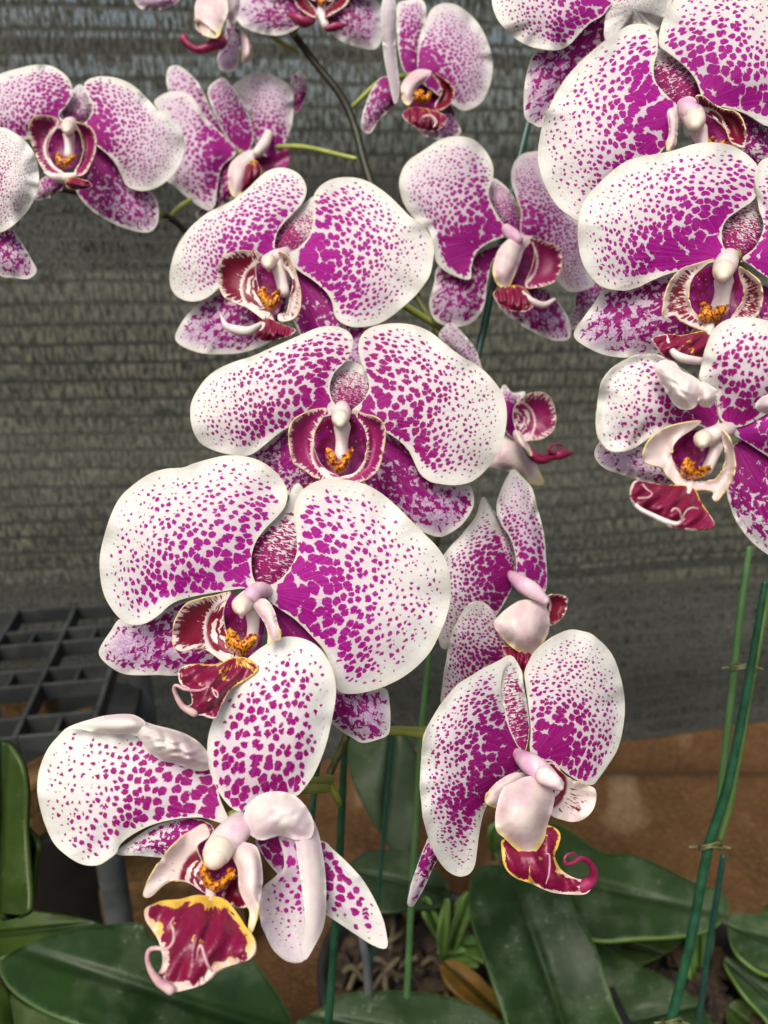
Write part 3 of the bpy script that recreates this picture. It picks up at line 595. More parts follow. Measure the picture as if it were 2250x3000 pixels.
# flower half hidden behind F4
f = Flower(pmid, 4, (385, 560), .315, tx=.35, label='flower facing right, half hidden behind the central flower', stem=(1350, 1120, .335))
piece(f, 'P', [(370,380),(420,415),(480,412),(450,470),(430,540),(440,640),(380,600),(340,500)], (370,560), N=14, dens=.3, mat=MPV)
piece(f, 'Z', [(430,480),(480,430),(540,412),(592,430),(620,480),(629,540),(615,600),(560,640),(500,647),(450,655),(436,600),(420,540)], (420,560), hue=.5, dens=.05)
piece(f, 'O', [(330,780),(300,760),(370,640),(430,610),(460,660),(520,740),(550,800),(570,852),(540,866),(480,842),(400,800)], (400,620), name='sepal', o0=4, o1=6)
piece(f, 'O', [(420,610),(450,600),(510,700),(500,722),(440,670)], (420,610), name='lip_lobe')
rod(f, 'lip', [(470,660,-6,12),(510,715,-8,24),(560,740,-9,24),(610,725,-10,20),(650,715,-11,26),(700,708,-11,12)], MH)
rod(f, 'tendril', [(640,712,-11,20),(605,705,-12,14),(592,690,-12,10),(605,672,-12,8),(640,668,-12,8),(665,675,-12,4)], MH)
piece(f, 'S', [(115,75),(60,130),(90,180),(200,280),(270,330),(240,210),(170,120)], (300,500), wash=.2, dens=-.3, mat=MPV)

# T1, T2, T3, T4: flowers at the top of the middle stem
f = Flower(pmid, 1, (1385, 20), .35, label='flower cut by the top edge of the photo, crimson lip in view', stem=(860, 100, .365), mat=MPV)
piece(f, 'S', [(1380,0),(1250,-60),(1100,-40),(1010,20),(1020,80),(1060,120),(1140,148),(1220,150),(1285,120),(1330,70)], (1380,0), dens=-.1, wash=.7, rim=.8)
piece(f, 'S', [(1400,40),(1500,-20),(1600,-20),(1650,40),(1660,100),(1650,170),(1620,212),(1560,207),(1480,180),(1420,130)], (1390,10), dens=-.1, wash=.8, rim=.8)
piece(f, 'P', [(1370,0),(1300,-20),(1150,-60),(1050,-150),(1150,-260),(1300,-220),(1380,-80)], (1380,10))
piece(f, 'P', [(1400,0),(1480,-10),(1620,-50),(1700,-150),(1600,-260),(1460,-220),(1400,-80)], (1395,10))
piece(f, 'T', [(1290,-30),(1380,-60),(1470,-30),(1460,40),(1400,80),(1310,50)], (1380,-20))
piece(f, 'Z', [(1300,-60),(1275,-20),(1280,20),(1310,50),(1360,75),(1370,50),(1330,0)], (1385,-20))
piece(f, 'Z', [(1465,-60),(1508,-20),(1495,20),(1450,52),(1400,75),(1395,50),(1440,0)], (1385,-20))
piece(f, 'K', [(1360,-20),(1385,-5),(1410,-20),(1415,5),(1390,30),(1365,10)], (1388,40), N=7)
rod(f, 'lip_neck', [(1390,30,-8,26),(1388,65,-9,34),(1405,110,-10,28)], MC)
rod(f, 'lip', [(1252,65,-9,10),(1285,80,-10,20),(1315,95,-10,22),(1350,88,-9,14)], MH)
rod(f, 'lip', [(1415,125,-9,12),(1450,115,-9,17),(1488,108,-9,8)], MH)
f = Flower(pmid, 2, (110, 330), .345, tx=.2, label='small flower high beside the stem, a white petal edge-on at its left', stem=(1035, 310, .362), mat=MPV)
piece(f, 'S', [(55,30),(100,0),(150,-10),(182,30),(178,110),(160,220),(150,300),(90,310),(60,200)], (120,330), wash=.15, dens=.0, N=17, rim=.8, mat=MPV)
piece(f, 'P', [(150,330),(150,180),(180,90),(205,40),(250,15),(310,20),(370,60),(420,120),(455,200),(470,280),(460,360),(430,430),(390,465),(340,478),(295,450),(220,400)], (140,350), wash=.15, N=19, dens=.08)
piece(f, 'S', [(60,330),(20,330),(-20,340),(-60,400),(-95,500),(-95,560),(-60,575),(-20,520),(30,470),(75,420)], (100,350), wash=.7)
piece(f, 'S', [(120,480),(280,450),(320,530),(332,575),(290,600),(220,602),(160,575)], (150,420), wash=.9, o1=8)
piece(f, 'W', [(0,-10),(40,-20),(55,60),(50,160),(56,260),(66,350),(64,425),(44,445),(22,360),(0,250),(-12,130),(-15,50)], (60,440), dens=-2, o0=-4, o1=-14, bulge=2, label='white petal seen edge-on')
piece(f, 'T', [(110,350),(180,310),(280,360),(290,430),(230,480),(140,470),(90,430)], (170,350), bulge=-5)
piece(f, 'O', [(78,430),(75,370),(100,330),(145,300),(205,308),(185,345),(145,380),(125,430),(105,455)], (150,310))
piece(f, 'Z', [(200,310),(245,330),(292,370),(302,405),(282,450),(235,478),(220,450),(250,400),(230,350)], (150,420), dens=.1)
piece(f, 'K', [(130,400),(160,385),(175,410),(200,395),(205,425),(170,450),(135,435)], (170,460), N=7)
piece(f, 'M', [(80,490),(130,462),(230,482),(272,512),(235,562),(170,562),(110,532)], (170,450))
rod(f, 'lip_roll', [(160,520,-18,6),(175,505,-20,12),(205,505,-20,14),(225,530,-20,12),(215,548,-20,6)], MHW)
f = Flower(pmid, 1, (960, 30), .36, label='flower seen from the side at the top edge, yellowish lip and curled tendril', mat=MPV)
piece(f, 'P', [(975,-40),(1060,-60),(1040,30),(1015,100),(985,70)], (960,0), dens=-.8)
piece(f, 'P', [(575,-20),(640,-60),(760,-40),(775,0),(725,30),(660,48),(600,32)], (800,-40), dens=-.1, wash=.3)
piece(f, 'S', [(985,60),(1030,120),(1045,160),(1040,220),(1022,290),(990,312),(950,300),(938,250),(958,190),(975,130)], (970,30), wash=.95, dens=-.25)
piece(f, 'O', [(1043,120),(1080,155),(1092,230),(1072,270),(1044,262),(1046,200)], (1050,110), name='sepal', o0=5, o1=6)
piece(f, 'O', [(842,70),(845,10),(880,-40),(960,-40),(985,40),(962,110),(940,160),(880,152),(848,115)], (940,-20), o1=-16)
piece(f, 'Z', [(845,60),(870,90),(930,140),(940,165),(880,152),(846,115)], (960,60), dens=-.2, o0=-16, o1=-17)
rod(f, 'lip', [(950,180,-10,30),(900,205,-12,20),(855,215,-13,16),(815,195,-14,14),(795,168,-14,18)], MH)
f = Flower(pmid, 1, (1040, 660), .37, tx=.1, label='flower turned to the sky with raised petals beside the dark stem', stem=(1040, 465, .365), mat=MPV)
piece(f, 'S', [(730,290),(770,283),(810,310),(850,350),(880,400),(915,480),(960,560),(1000,650),(930,640),(850,540),(780,460),(730,400),(718,340)], (1020,680), wash=.15, dens=-.05, o0=8, o1=10, mat=MPV)
piece(f, 'P', [(665,440),(720,400),(790,395),(840,430),(900,520),(980,600),(1020,660),(960,720),(940,800),(930,880),(900,910),(830,870),(760,810),(710,760),(740,650),(740,560),(700,490)], (1030,670), wash=.15, N=19)
piece(f, 'S', [(900,380),(960,335),(1000,370),(1050,440),(1080,520),(1095,600),(1060,660),(1000,620),(950,540),(910,450)], (1050,680), wash=.2, o0=3, o1=4, dens=.0, mat=MPV)
piece(f, 'P', [(1000,380),(1060,330),(1120,315),(1190,330),(1250,370),(1270,430),(1260,540),(1220,640),(1190,690),(1130,660),(1090,590),(1070,500),(1040,430)], (1130,700), wash=.2, N=19, dens=.0, o0=6, o1=9)
piece(f, 'S', [(1258,340),(1290,310),(1320,330),(1330,380),(1312,440),(1280,485),(1262,435)], (1270,520), wash=.2, o0=10, o1=12)
piece(f, 'S', [(930,700),(1010,700),(1030,800),(1000,860),(940,900),(870,950),(845,920),(900,860)], (1020,680), wash=.2, o0=5, o1=7)
piece(f, 'T', [(1060,690),(1180,670),(1240,640),(1240,720),(1150,780),(1080,830),(1050,780)], (1100,690), o0=0, o1=0)
piece(f, 'O', [(990,720),(1020,680),(1070,650),(1110,655),(1080,720),(1060,800),(1030,850),(1000,840),(983,785)], (1060,660))
rod(f, 'column', [(1160,580,2,22),(1140,625,-3,27),(1110,660,-6,22)], MC)
piece(f, 'M', [(1060,720),(1100,690),(1130,740),(1100,790),(1040,850),(1010,850),(1040,800)], (1090,700), o0=-8, o1=-10)

# R5: flower beside the right stake
f = Flower(prt, 2, (560, 1010), .318, tx=.18, label='flower facing right in front of the dark stake, petals dusky violet', mat=MPV, stem=(1555, 500, .335))
piece(f, 'S', [(470,770),(520,800),(560,850),(585,920),(595,1000),(550,1000),(500,950),(460,880),(450,820)], (570,1030), wash=.1, dens=-.12, N=26, mat=MPV)
piece(f, 'P', [(545,1010),(490,930),(452,840),(472,760),(466,700),(430,640),(380,600),(310,588),(240,605),(170,650),(100,700),(68,770),(75,850),(110,920),(160,970),(195,1000),(215,1080),(232,1140),(290,1185),(370,1207),(378,1150),(400,1090),(450,1050),(500,1030)], (550,1020), vs=.35, N=22, dens=.05)
piece(f, 'P', [(590,1010),(592,920),(570,850),(550,780),(555,720),(590,670),(640,655),(670,660),(690,740),(730,830),(800,920),(860,970),(880,1080),(890,1180),(905,1235),(820,1262),(760,1230),(720,1150),(680,1080),(630,1030)], (575,1020), wash=.3, N=24)
piece(f, 'S', [(520,1060),(470,1130),(445,1230),(432,1320),(390,1385),(320,1412),(250,1402),(210,1370),(195,1310),(215,1230),(235,1150),(330,1150),(430,1080)], (550,1040), wash=.8)
piece(f, 'S', [(480,1270),(560,1240),(700,1250),(765,1320),(802,1390),(802,1460),(740,1472),(660,1442),(580,1395),(510,1340)], (560,1100), wash=.9)
piece(f, 'S', [(840,1255),(900,1215),(965,1245),(925,1320),(850,1400),(790,1430),(820,1330)], (760,1200), wash=.1, o0=14, o1=18)
rod(f, 'column', [(530,990,0,26),(555,1015,-4,32),(580,1035,-7,24)], MCP)
piece(f, 'T', [(560,1060),(640,1030),(750,1080),(740,1180),(650,1240),(550,1230)], (600,1120))
piece(f, 'Z', [(630,1030),(700,1043),(752,1070),(769,1110),(762,1170),(732,1220),(660,1242),(610,1235),(640,1150),(650,1080)], (560,1130), hue=.4, dens=.08)
piece(f, 'O', [(475,1130),(500,1070),(555,1022),(615,1016),(645,1032),(605,1080),(585,1140),(560,1200),(535,1245),(490,1230),(470,1180)], (590,1030), bulge=5)
piece(f, 'M', [(478,1258),(530,1235),(600,1240),(645,1300),(625,1340),(560,1345),(510,1322),(480,1290)], (550,1230))
rod(f, 'lip_roll', [(600,1260,-14,8),(640,1300,-16,20),(690,1318,-16,22),(735,1295,-15,12)], MC)

# R1 and R2: the big flowers at the top right
f = Flower(prt, 2, (1000, 0), .255, label='flower cut by the top edge above the big right-hand bloom')
piece(f, 'P', [(985,-10),(965,40),(940,70),(890,100),(845,145),(805,190),(760,214),(690,213),(620,196),(560,160),(510,110),(480,60),(465,0),(475,-70),(540,-130),(700,-170),(900,-150)], (1000,-20), vs=.3, N=20)
piece(f, 'P', [(985,0),(957,70),(954,165),(990,172),(1050,122),(1120,105),(1180,130),(1240,20),(1250,-80),(1150,-150),(1040,-100)], (1010,-60), dens=-.55, N=20)
piece(f, 'S', [(990,20),(900,80),(800,180),(660,218),(620,300),(605,400),(607,500),(640,535),(685,546),(722,480),(765,380),(850,270),(960,170),(1000,80)], (1010,0), wash=.9, dens=-.05)
f = Flower(prt, 2, (1310, 450), .232, tx=.03, label='very large spotted bloom filling the top right corner', stem=(2270, 700, .29))
piece(f, 'S', [(1290,470),(1215,410),(1165,330),(1180,240),(1230,225),(1300,275),(1345,320),(1355,390),(1340,440)], (1320,480), wash=0, dens=-.02, N=18, rim=.3, mat=MSD, o0=4, o1=5)
piece(f, 'P', [(1285,480),(1215,405),(1172,350),(1165,290),(1180,230),(1183,170),(1165,125),(1120,104),(1060,108),(1000,145),(930,195),(850,265),(780,345),(730,430),(690,520),(670,610),(665,680),(680,760),(710,830),(750,890),(800,930),(845,955),(930,930),(1020,860),(1100,770),(1180,680),(1235,600),(1265,540)], (1295,490), N=19, vs=.1, gx=-4)
piece(f, 'P', [(1340,455),(1375,440),(1350,350),(1300,285),(1225,225),(1188,190),(1200,100),(1240,20),(1300,-60),(1450,-120),(1600,-100),(1750,0),(1850,200),(1850,400),(1750,520),(1659,545),(1560,490),(1450,460)], (1330,465), N=17, dens=.02, vs=.3)
piece(f, 'S', [(1370,500),(1480,470),(1560,480),(1659,530),(1760,640),(1750,760),(1640,740),(1560,700),(1450,650)], (1340,500), wash=0, dens=-.02)
piece(f, 'T', [(1370,560),(1400,490),(1460,500),(1520,600),(1490,680),(1400,680),(1330,640)], (1400,560))
piece(f, 'O', [(1225,480),(1255,468),(1268,510),(1268,570),(1262,625),(1240,652),(1222,640),(1230,560)], (1255,470), bulge=2)
piece(f, 'Z', [(1345,425),(1375,415),(1410,440),(1460,470),(1520,485),(1550,525),(1562,580),(1556,635),(1515,625),(1495,600),(1480,560),(1440,520),(1390,490)], (1380,560), dens=.05)
column(f, (1310,455), (1345,520), 56, [(1360,565,36),(1372,610,28),(1380,660,26)])
rod(f, 'column_base', [(1290,450,0,30),(1310,465,-5,44),(1330,485,-8,46)], MCP)
piece(f, 'K', [(1400,640),(1410,595),(1440,620),(1480,600),(1480,650),(1440,690)], (1440,700), N=8)

# R3
f = Flower(prt, 2, (1510, 1110), .212, tx=.03, label='spotted bloom at the right edge under the corner bloom, yellow and crimson lip', stem=(2290, 1100, .27))
piece(f, 'P', [(1490,1110),(1465,1060),(1460,1000),(1480,950),(1530,910),(1590,870),(1620,820),(1632,760),(1610,710),(1560,660),(1500,628),(1420,615),(1340,622),(1250,650),(1150,670),(1060,690),(990,735),(920,800),(870,860),(845,930),(838,1010),(845,1090),(870,1160),(910,1215),(960,1245),(1040,1255),(1100,1240),(1160,1210),(1240,1180),(1320,1160),(1410,1135)], (1500,1115), vs=.35, N=20)
piece(f, 'P', [(1550,1115),(1605,1065),(1640,980),(1620,900),(1605,800),(1620,710),(1659,680),(1780,660),(1900,700),(1980,800),(2000,1000),(1950,1150),(1850,1230),(1750,1240),(1660,1200),(1590,1150)], (1540,1120), vs=.2)
piece(f, 'S', [(1490,1100),(1460,1010),(1490,950),(1560,890),(1615,855),(1640,930),(1640,1010),(1600,1090),(1540,1120)], (1510,1140), wash=0, dens=-.08, N=26, rim=.3, mat=MSD, o0=4, o1=5)
piece(f, 'S', [(1420,1170),(1220,1190),(1100,1230),(960,1248),(900,1320),(850,1390),(820,1448),(860,1490),(941,1530),(1021,1544),(1100,1540),(1200,1520),(1320,1450),(1420,1300)], (1470,1170), wash=.85, dens=-.08)
piece(f, 'S', [(1560,1180),(1640,1230),(1750,1300),(1800,1450),(1720,1500),(1620,1450),(1560,1320)], (1530,1160), wash=.1, dens=.1)
piece(f, 'T', [(1380,1160),(1540,1160),(1580,1260),(1540,1370),(1440,1420),(1340,1360),(1300,1270)], (1460,1180))
piece(f, 'Z', [(1425,1118),(1360,1138),(1290,1160),(1250,1200),(1220,1260),(1207,1330),(1210,1372),(1255,1362),(1290,1390),(1340,1412),(1380,1425),(1400,1395),(1345,1350),(1315,1290),(1328,1210),(1380,1155)], (1450,1290), dens=-.12)
piece(f, 'Z', [(1535,1155),(1580,1180),(1620,1218),(1634,1280),(1622,1340),(1590,1382),(1540,1405),(1490,1405),(1500,1370),(1545,1310),(1558,1245),(1535,1190)], (1470,1290), dens=-.12)
column(f, (1490,1110), (1465,1170), 58, [(1468,1215,40),(1462,1270,32),(1450,1330,38)])
piece(f, 'K', [(1400,1400),(1362,1372),(1378,1305),(1402,1318),(1425,1340),(1455,1322),(1492,1316),(1470,1352),(1430,1402)], (1420,1420), N=11)
rod(f, 'lip_neck', [(1410,1385,-9,24),(1402,1430,-10,36),(1390,1460,-11,30)], MC)
piece(f, 'M', [(1400,1430),(1360,1432),(1286,1448),(1224,1443),(1162,1460),(1180,1500),(1206,1535),(1242,1558),(1309,1554),(1366,1572),(1390,1540),(1420,1480)], (1405,1420), dens=.0)
rod(f, 'lip_roll', [(1222,1452,-15,6),(1235,1500,-17,16),(1265,1535,-18,26),(1310,1552,-18,28),(1370,1560,-16,24)], MC)

# R4
f = Flower(prt, 4, (1450, 590), .196, tx=.05, label='right-edge flower with folded pink petal tips and a spread crimson lip', stem=(2285, 1250, .25))
piece(f, 'P', [(1425,590),(1415,500),(1395,420),(1330,370),(1250,300),(1165,255),(1100,228),(1020,235),(940,270),(880,320),(845,390),(830,470),(825,570),(840,640),(880,690),(930,703),(1000,690),(1060,650),(1120,610),(1200,580),(1300,570),(1390,600)], (1440,590), N=17, dens=.05, mat=MPD, roll=-2)
piece(f, 'S', [(1480,580),(1425,540),(1410,460),(1405,390),(1330,355),(1335,280),(1358,190),(1388,120),(1430,75),(1490,52),(1560,48),(1640,60),(1760,100),(1850,180),(1880,300),(1850,400),(1700,490),(1560,570)], (1470,610), wash=0, dens=-.12, o0=0, o1=-4, bulge=5, rim=.8, mat=MPD, N=13)
piece(f, 'P', [(1490,610),(1540,560),(1640,480),(1750,420),(1900,480),(1950,650),(1900,800),(1750,790),(1650,720),(1560,660)], (1480,615), N=16, dens=.12, vs=.2)
piece(f, 'S', [(1480,680),(1560,640),(1650,700),(1760,850),(1800,1050),(1760,1180),(1700,1225),(1655,1200),(1590,1150),(1530,1080),(1490,1010),(1465,930),(1455,860),(1470,760)], (1480,640), wash=.0, dens=.0, N=17, o0=3, o1=5, rim=.35)
piece(f, 'S', [(1260,760),(1120,690),(1000,680),(930,690),(850,655),(815,700),(830,750),(880,790),(1000,830),(1100,860),(1190,875),(1240,840)], (1400,700), wash=.8, dens=-.2)
piece(f, 'B', [(1108,285),(1140,258),(1180,258),(1212,272),(1240,308),(1300,338),(1336,370),(1330,430),(1308,482),(1260,500),(1212,482),(1180,440),(1150,385),(1120,335)], (1200,300), o0=-6, o1=-8, bulge=5, rr=.3, label='pale petal tip folded forward')
piece(f, 'B', [(1332,365),(1380,378),(1416,410),(1402,460),(1372,487),(1330,477),(1318,440)], (1370,380), o0=-7, o1=-8, bulge=4, label='small folded petal edge')
piece(f, 'B', [(1595,480),(1640,430),(1720,420),(1740,510),(1640,518)], (1640,470), o0=-12, o1=-13, bulge=5)
piece(f, 'T', [(1300,600),(1400,620),(1390,760),(1310,830),(1220,830),(1175,740),(1220,640)], (1330,640))
piece(f, 'Z', [(1335,555),(1270,560),(1200,575),(1140,600),(1090,640),(1060,690),(1054,742),(1090,765),(1140,780),(1180,830),(1240,880),(1280,875),(1238,805),(1196,742),(1194,690),(1225,640),(1290,595)], (1330,730), dens=-.55)
piece(f, 'Z', [(1435,600),(1470,640),(1490,700),(1498,770),(1480,840),(1440,900),(1405,940),(1388,922),(1395,895),(1330,885),(1285,878),(1300,850),(1395,840),(1438,790),(1458,720),(1438,660)], (1330,760), dens=-.5)
column(f, (1435,610), (1340,640), 54, [(1410,680,30),(1385,740,26),(1360,790,26)])
rod(f, 'column_base', [(1470,590,0,40),(1430,605,-4,50),(1390,620,-8,46)], MC)
piece(f, 'K', [(1275,850),(1240,830),(1232,790),(1250,748),(1270,728),(1296,760),(1312,790),(1360,770),(1384,790),(1350,822),(1305,835)], (1270,860), N=11)
rod(f, 'lip_neck', [(1280,820,-8,24),(1275,870,-10,34),(1265,910,-13,28)], MC)
piece(f, 'M', [(1275,870),(1215,862),(1150,862),(1060,845),(1015,850),(995,890),(1000,940),(1040,985),(1100,1015),(1170,1060),(1230,1075),(1330,1078),(1390,1070),(1397,1045),(1370,1000),(1330,940),(1310,890)], (1280,860), dens=.12, o1=-20, rim=.35)
rod(f, 'lip_roll', [(995,885,-18,6),(1002,940,-19,12),(1040,982,-20,16),(1100,1012,-21,17),(1160,1040,-22,20),(1215,1052,-23,15),(1250,1030,-24,6)], MC)
rod(f, 'tendril', [(1240,1032,-24,4),(1228,990,-25,5),(1205,978,-25,5),(1190,992,-25,3)], MHW)
rod(f, 'tendril', [(1238,1035,-24,4),(1262,990,-25,5),(1290,975,-25,5),(1318,980,-24,3)], MHW)
rod(f, 'tendril', [(1028,928,-20,4),(1075,925,-22,5),(1095,905,-22,5),(1070,885,-22,4),(1050,862,-21,3)], MHW)

# L1, L2: flowers of the left plant
f = Flower(plf, 1, (310, 540), .325, tx=.0, label='spotted flower facing forward high at the left, dusky cream rim', mat=MPV, stem=(470, 628, .35))
piece(f, 'S', [(285,520),(262,470),(290,430),(320,380),(350,365),(380,400),(400,460),(385,520),(330,540)], (315,560), wash=.3, dens=-.15, N=34, rim=.3)
piece(f, 'P', [(300,545),(255,500),(290,450),(312,400),(300,345),(260,305),(210,282),(150,280),(80,295),(0,320),(-100,380),(-120,500),(-60,600),(40,610),(120,600),(210,560)], (310,550), N=22, vs=.3, dens=.03)
piece(f, 'P', [(350,555),(392,500),(398,450),(372,400),(365,360),(400,335),(460,330),(530,345),(590,380),(640,430),(680,470),(740,510),(780,550),(798,610),(790,680),(760,740),(710,790),(650,820),(590,822),(545,800),(520,750),(495,700),(445,650),(390,610)], (330,560), N=23, vs=.1)
piece(f, 'S', [(360,600),(450,640),(520,730),(570,800),(650,825),(682,880),(682,960),(650,1000),(590,1000),(500,970),(410,920),(350,860),(325,800),(340,680)], (330,590), wash=.9, dens=-.02)
piece(f, 'S', [(150,860),(160,790),(250,740),(280,780),(262,825),(200,858)], (270,640), wash=.4)
piece(f, 'T', [(210,570),(260,555),(340,570),(370,640),(340,710),(270,730),(215,700),(190,640)], (290,590))
piece(f, 'Z', [(250,515),(200,498),(150,505),(125,540),(124,580),(140,625),(162,690),(200,745),(265,770),(275,745),(235,715),(208,660),(215,600),(248,545)], (290,640), hue=.5)
piece(f, 'Z', [(330,530),(380,542),(412,590),(411,650),(390,710),(362,752),(320,758),(325,730),(350,690),(358,640),(352,590),(335,555)], (295,640), hue=.5)
column(f, (310,530), (292,552), 36, [(298,585,24),(300,630,20),(300,670,22)])
piece(f, 'K', [(280,725),(240,700),(250,652),(275,685),(322,664),(316,692)], (280,740), N=8)
rod(f, 'lip_neck', [(195,745,-12,10),(235,765,-12,26),(280,770,-10,34),(330,760,-12,22)], MC)
piece(f, 'M', [(290,770),(340,770),(398,796),(370,816),(310,818),(285,800)], (285,775), o0=-13, o1=-16)
f = Flower(plf, 1, (-80, 800), .27, tx=-.1, label='flower cut by the left edge, only a white petal and a sepal tip in view')
piece(f, 'P', [(-90,790),(-110,650),(-60,570),(0,550),(50,565),(110,610),(150,670),(168,750),(160,830),(120,910),(60,970),(0,1005),(-60,1000),(-90,900)], (-110,800), N=19, dens=-.12, mat=MPD)
piece(f, 'S', [(-90,900),(0,990),(50,990),(90,1040),(130,1110),(158,1170),(120,1205),(60,1200),(0,1190),(-60,1120),(-110,1000)], (-100,860), wash=.6, dens=-.05)
# ------------------------------------------------------------------ stems, buds and stakes
def stalk(name, pts, mat, parent, noise=0, seg=12, n=6, label=None):
    """pts: photo x, y, depth, radius in photo pixels"""
    A = np.array(pts, float); A[:, 3] *= mmpp(1) * A[:, 2]
    C = crom(A, n); mb = MB()
    mb.tube(np.array([at(*c[:3]) for c in C]), C[:, 3], seg, noise=noise)
    o = mb.build(name, mat, parent, smooth=True)
    if label: o['label'] = label
    return o
S = 1.3563
def dsp(*p): return [(x * S, y * S, d, r) for x, y, d, r in p]
stalk('stem', dsp((625,60,.372,10.8),(680,135,.372,10.8),(735,205,.37,11.5),(765,270,.368,11.5),(785,345,.366,12.2),(812,430,.362,12.2),(850,540,.355,12.2),(900,640,.345,12.2)), MSTEM, pmid, .03)
stalk('stem', dsp((850,540,.3555,8),(900,640,.345,9),(950,730,.335,9),(985,850,.325,9),(985,1000,.31,9),(940,1180,.30,9),(880,1340,.29,9.5),(810,1480,.275,10),(760,1570,.268,10.5),(735,1620,.264,11),(714,1668,.26,11.5)), MSTEMG, pmid, .05)
stalk('pedicel', dsp((575,72,.362,4),(605,92,.365,7),(640,112,.371,6)), MPED, pmid)
stalk('pedicel', dsp((838,1580,.25,11),(880,1583,.252,11),(935,1592,.256,12)), MPED, pmid)
stalk('pedicel', dsp((714,1680,.26,14),(690,1688,.253,15),(650,1690,.243,13),(590,1690,.22,11)), MPED, pmid)
stalk('bud', dsp((712,1690,.259,9),(722,1712,.257,12),(730,1728,.256,11),(734,1738,.256,6)), MBUD, pmid, label='small green bud at the stem tip')
stalk('stem', dsp((60,405,.345,9),(140,410,.35,9),(230,430,.353,9),(320,455,.356,9.5),(365,470,.358,9),(400,498,.362,9),(470,570,.37,9),(560,700,.40,9)), MSTEM, plf)
stalk('pedicel', dsp((362,475,.358,7),(385,450,.362,8),(412,432,.368,7)), MPED, plf)
stalk('stem', dsp((1690,1180,.315,9),(1655,1310,.318,9.5),(1632,1420,.32,10),(1605,1570,.322,10),(1580,1720,.323,9.5),(1556,1810,.324,9)), MSTEML, prt)
stalk('stem', dsp((1145,250,.338,11),(1120,350,.338,11),(1092,480,.338,11),(1060,640,.337,11),(1030,775,.336,11),(1000,900,.336,11)), MSTKD, prt, label='dark green stem behind the petals')

def stake(pts, mat, label, group='wire stakes'):
    o = stalk('plant_stake', dsp(*pts), mat, None, seg=12, n=3); tag(o, label, 'stake', group); return o
stake(((1652,1260,.300,9),(1612,1500,.308,12),(1570,1705,.314,13.5),(1530,1830,.318,14),(1490,2040,.324,14),(1435,2260,.331,14)), MSTK, 'green coated wire stake at the right, nearest and longest, tied with plastic clips')
stake(((1618,1185,.330,9),(1598,1330,.333,10),(1580,1500,.336,11),(1560,1680,.338,11),(1546,1800,.339,10)), MSTKL, 'pale green stake close behind the long right-hand wire stake')
stake(((1562,1850,.345,8),(1545,1960,.352,9),(1530,2050,.36,9),(1510,2200,.37,9)), MSTKD, 'short dark stake rising from the leaves at the lower right')
stake(((930,1390,.345,9),(912,1560,.352,9),(900,1750,.360,9.5),(888,1950,.369,10),(879,2150,.378,10)), MSTKL, 'leaf green stake standing in the bark of the middle pot')
stake(((745,1590,.30,10),(738,1760,.312,11),(728,1950,.325,12),(708,2230,.34,12)), MSTK, 'dark green stake right of the lowest flower, running down to the leaf')
stake(((694,1600,.30,8),(680,1700,.306,9),(668,1830,.31,9)), MSTK, 'short green stake crossing behind the yellow-green flower stalk')
stake(((850,1560,.40,6),(820,1900,.43,6),(800,2100,.45,6)), MSTKD, 'thin dark stake behind the big shaded leaf')
def clip(x, y, d, label, w=26):
    mb = MB(); mm = mmpp(1) * d * S
    for k in range(2):
        P = []
        for i in range(15):
            a = i / 14 * 2 * math.pi
            P.append(at((x + w * math.cos(a)) * S, (y + 4 * math.sin(2 * a + k) + k * 9 - 4) * S, d + .010 * math.sin(a)))
        mb.tube(np.array([tuple(p) for p in P]), 2.2 * mm, 8)
    mb.tube(np.array([tuple(at((x + w) * S, y * S, d)), tuple(at((x + w * 1.6) * S, (y + 4) * S, d))]), 2.2 * mm, 8)
    mb.tube(np.array([tuple(at((x - w) * S, y * S, d)), tuple(at((x - w * 1.7) * S, (y + 2) * S, d))]), 2.2 * mm, 8)
    o = mb.build('plant_tie', MCLIP, None, smooth=True); tag(o, label, 'plant tie', 'plastic plant ties'); return o
clip(1605, 1441, .318, 'upper pale plastic tie holding stem and stakes together')
clip(1535, 1828, .324, 'lower pale plastic tie at the foot of the flower stem')
clip(1452, 2208, .33, 'plastic tie at the bottom edge on the long wire stake', 22)

# ------------------------------------------------------------------ leaves
def leaf(parent, v, pts, base, z0, z1, mat, arch=.012, label=None, fold=.004):
    C = nat(v, pts); b = nat(v, [base])[0]
    P, F, D, u, h = sheet(C, 34)
    q = P - b; L = np.linalg.norm(q, axis=1).max(); r = np.linalg.norm(q, axis=1) / L
    ax = (P * u[:, None]).sum(0) / u.sum() - b; ax /= np.linalg.norm(ax); ay = np.array((-ax[1], ax[0]))
    X = q @ ax; Y = q @ ay; e = D / D.max()
    ymx = np.abs(Y).max()
    z = z0 + (z1 - z0) * r + arch * np.sin(np.clip(r, 0, 1) * math.pi) + fold * (np.abs(Y) / ymx) ** 1.3 - fold * .8 * np.exp(-(Y / (ymx * .10)) ** 2) * sstep(1.0, .5, r)
    z += .0012 * np.sin(X / L * 9 + P[0, 0]) * np.sin(Y / L * 7)
    rr = rays(P); t = (CAM.z - z) / -rr[:, 2]
    V = np.array(CAM)[None] + rr * t[:, None]
    pat = np.c_[X / L * 12, Y / L * 12, 0 * X] + RNG.uniform(0, 50, 3)
    fa = np.c_[0 * r, 0 * r, r]; fb = np.c_[e, np.arctan2(Y, X), Y / L]
    a_, b_, c_ = (V[[f_[i] for f_ in F]] for i in range(3))
    if np.cross(b_ - a_, c_ - a_)[:, 2].sum() < 0: F = [f_[::-1] for f_ in F]
    o = obj('leaf', V, F, mat, parent, ORG[parent.name], True, {'pat': pat, 'fa': fa, 'fb': fb})
    sm = o.modifiers.new('thickness', 'SOLIDIFY'); sm.thickness = .0022; sm.offset = -1
    if label: o['label'] = label
    return o
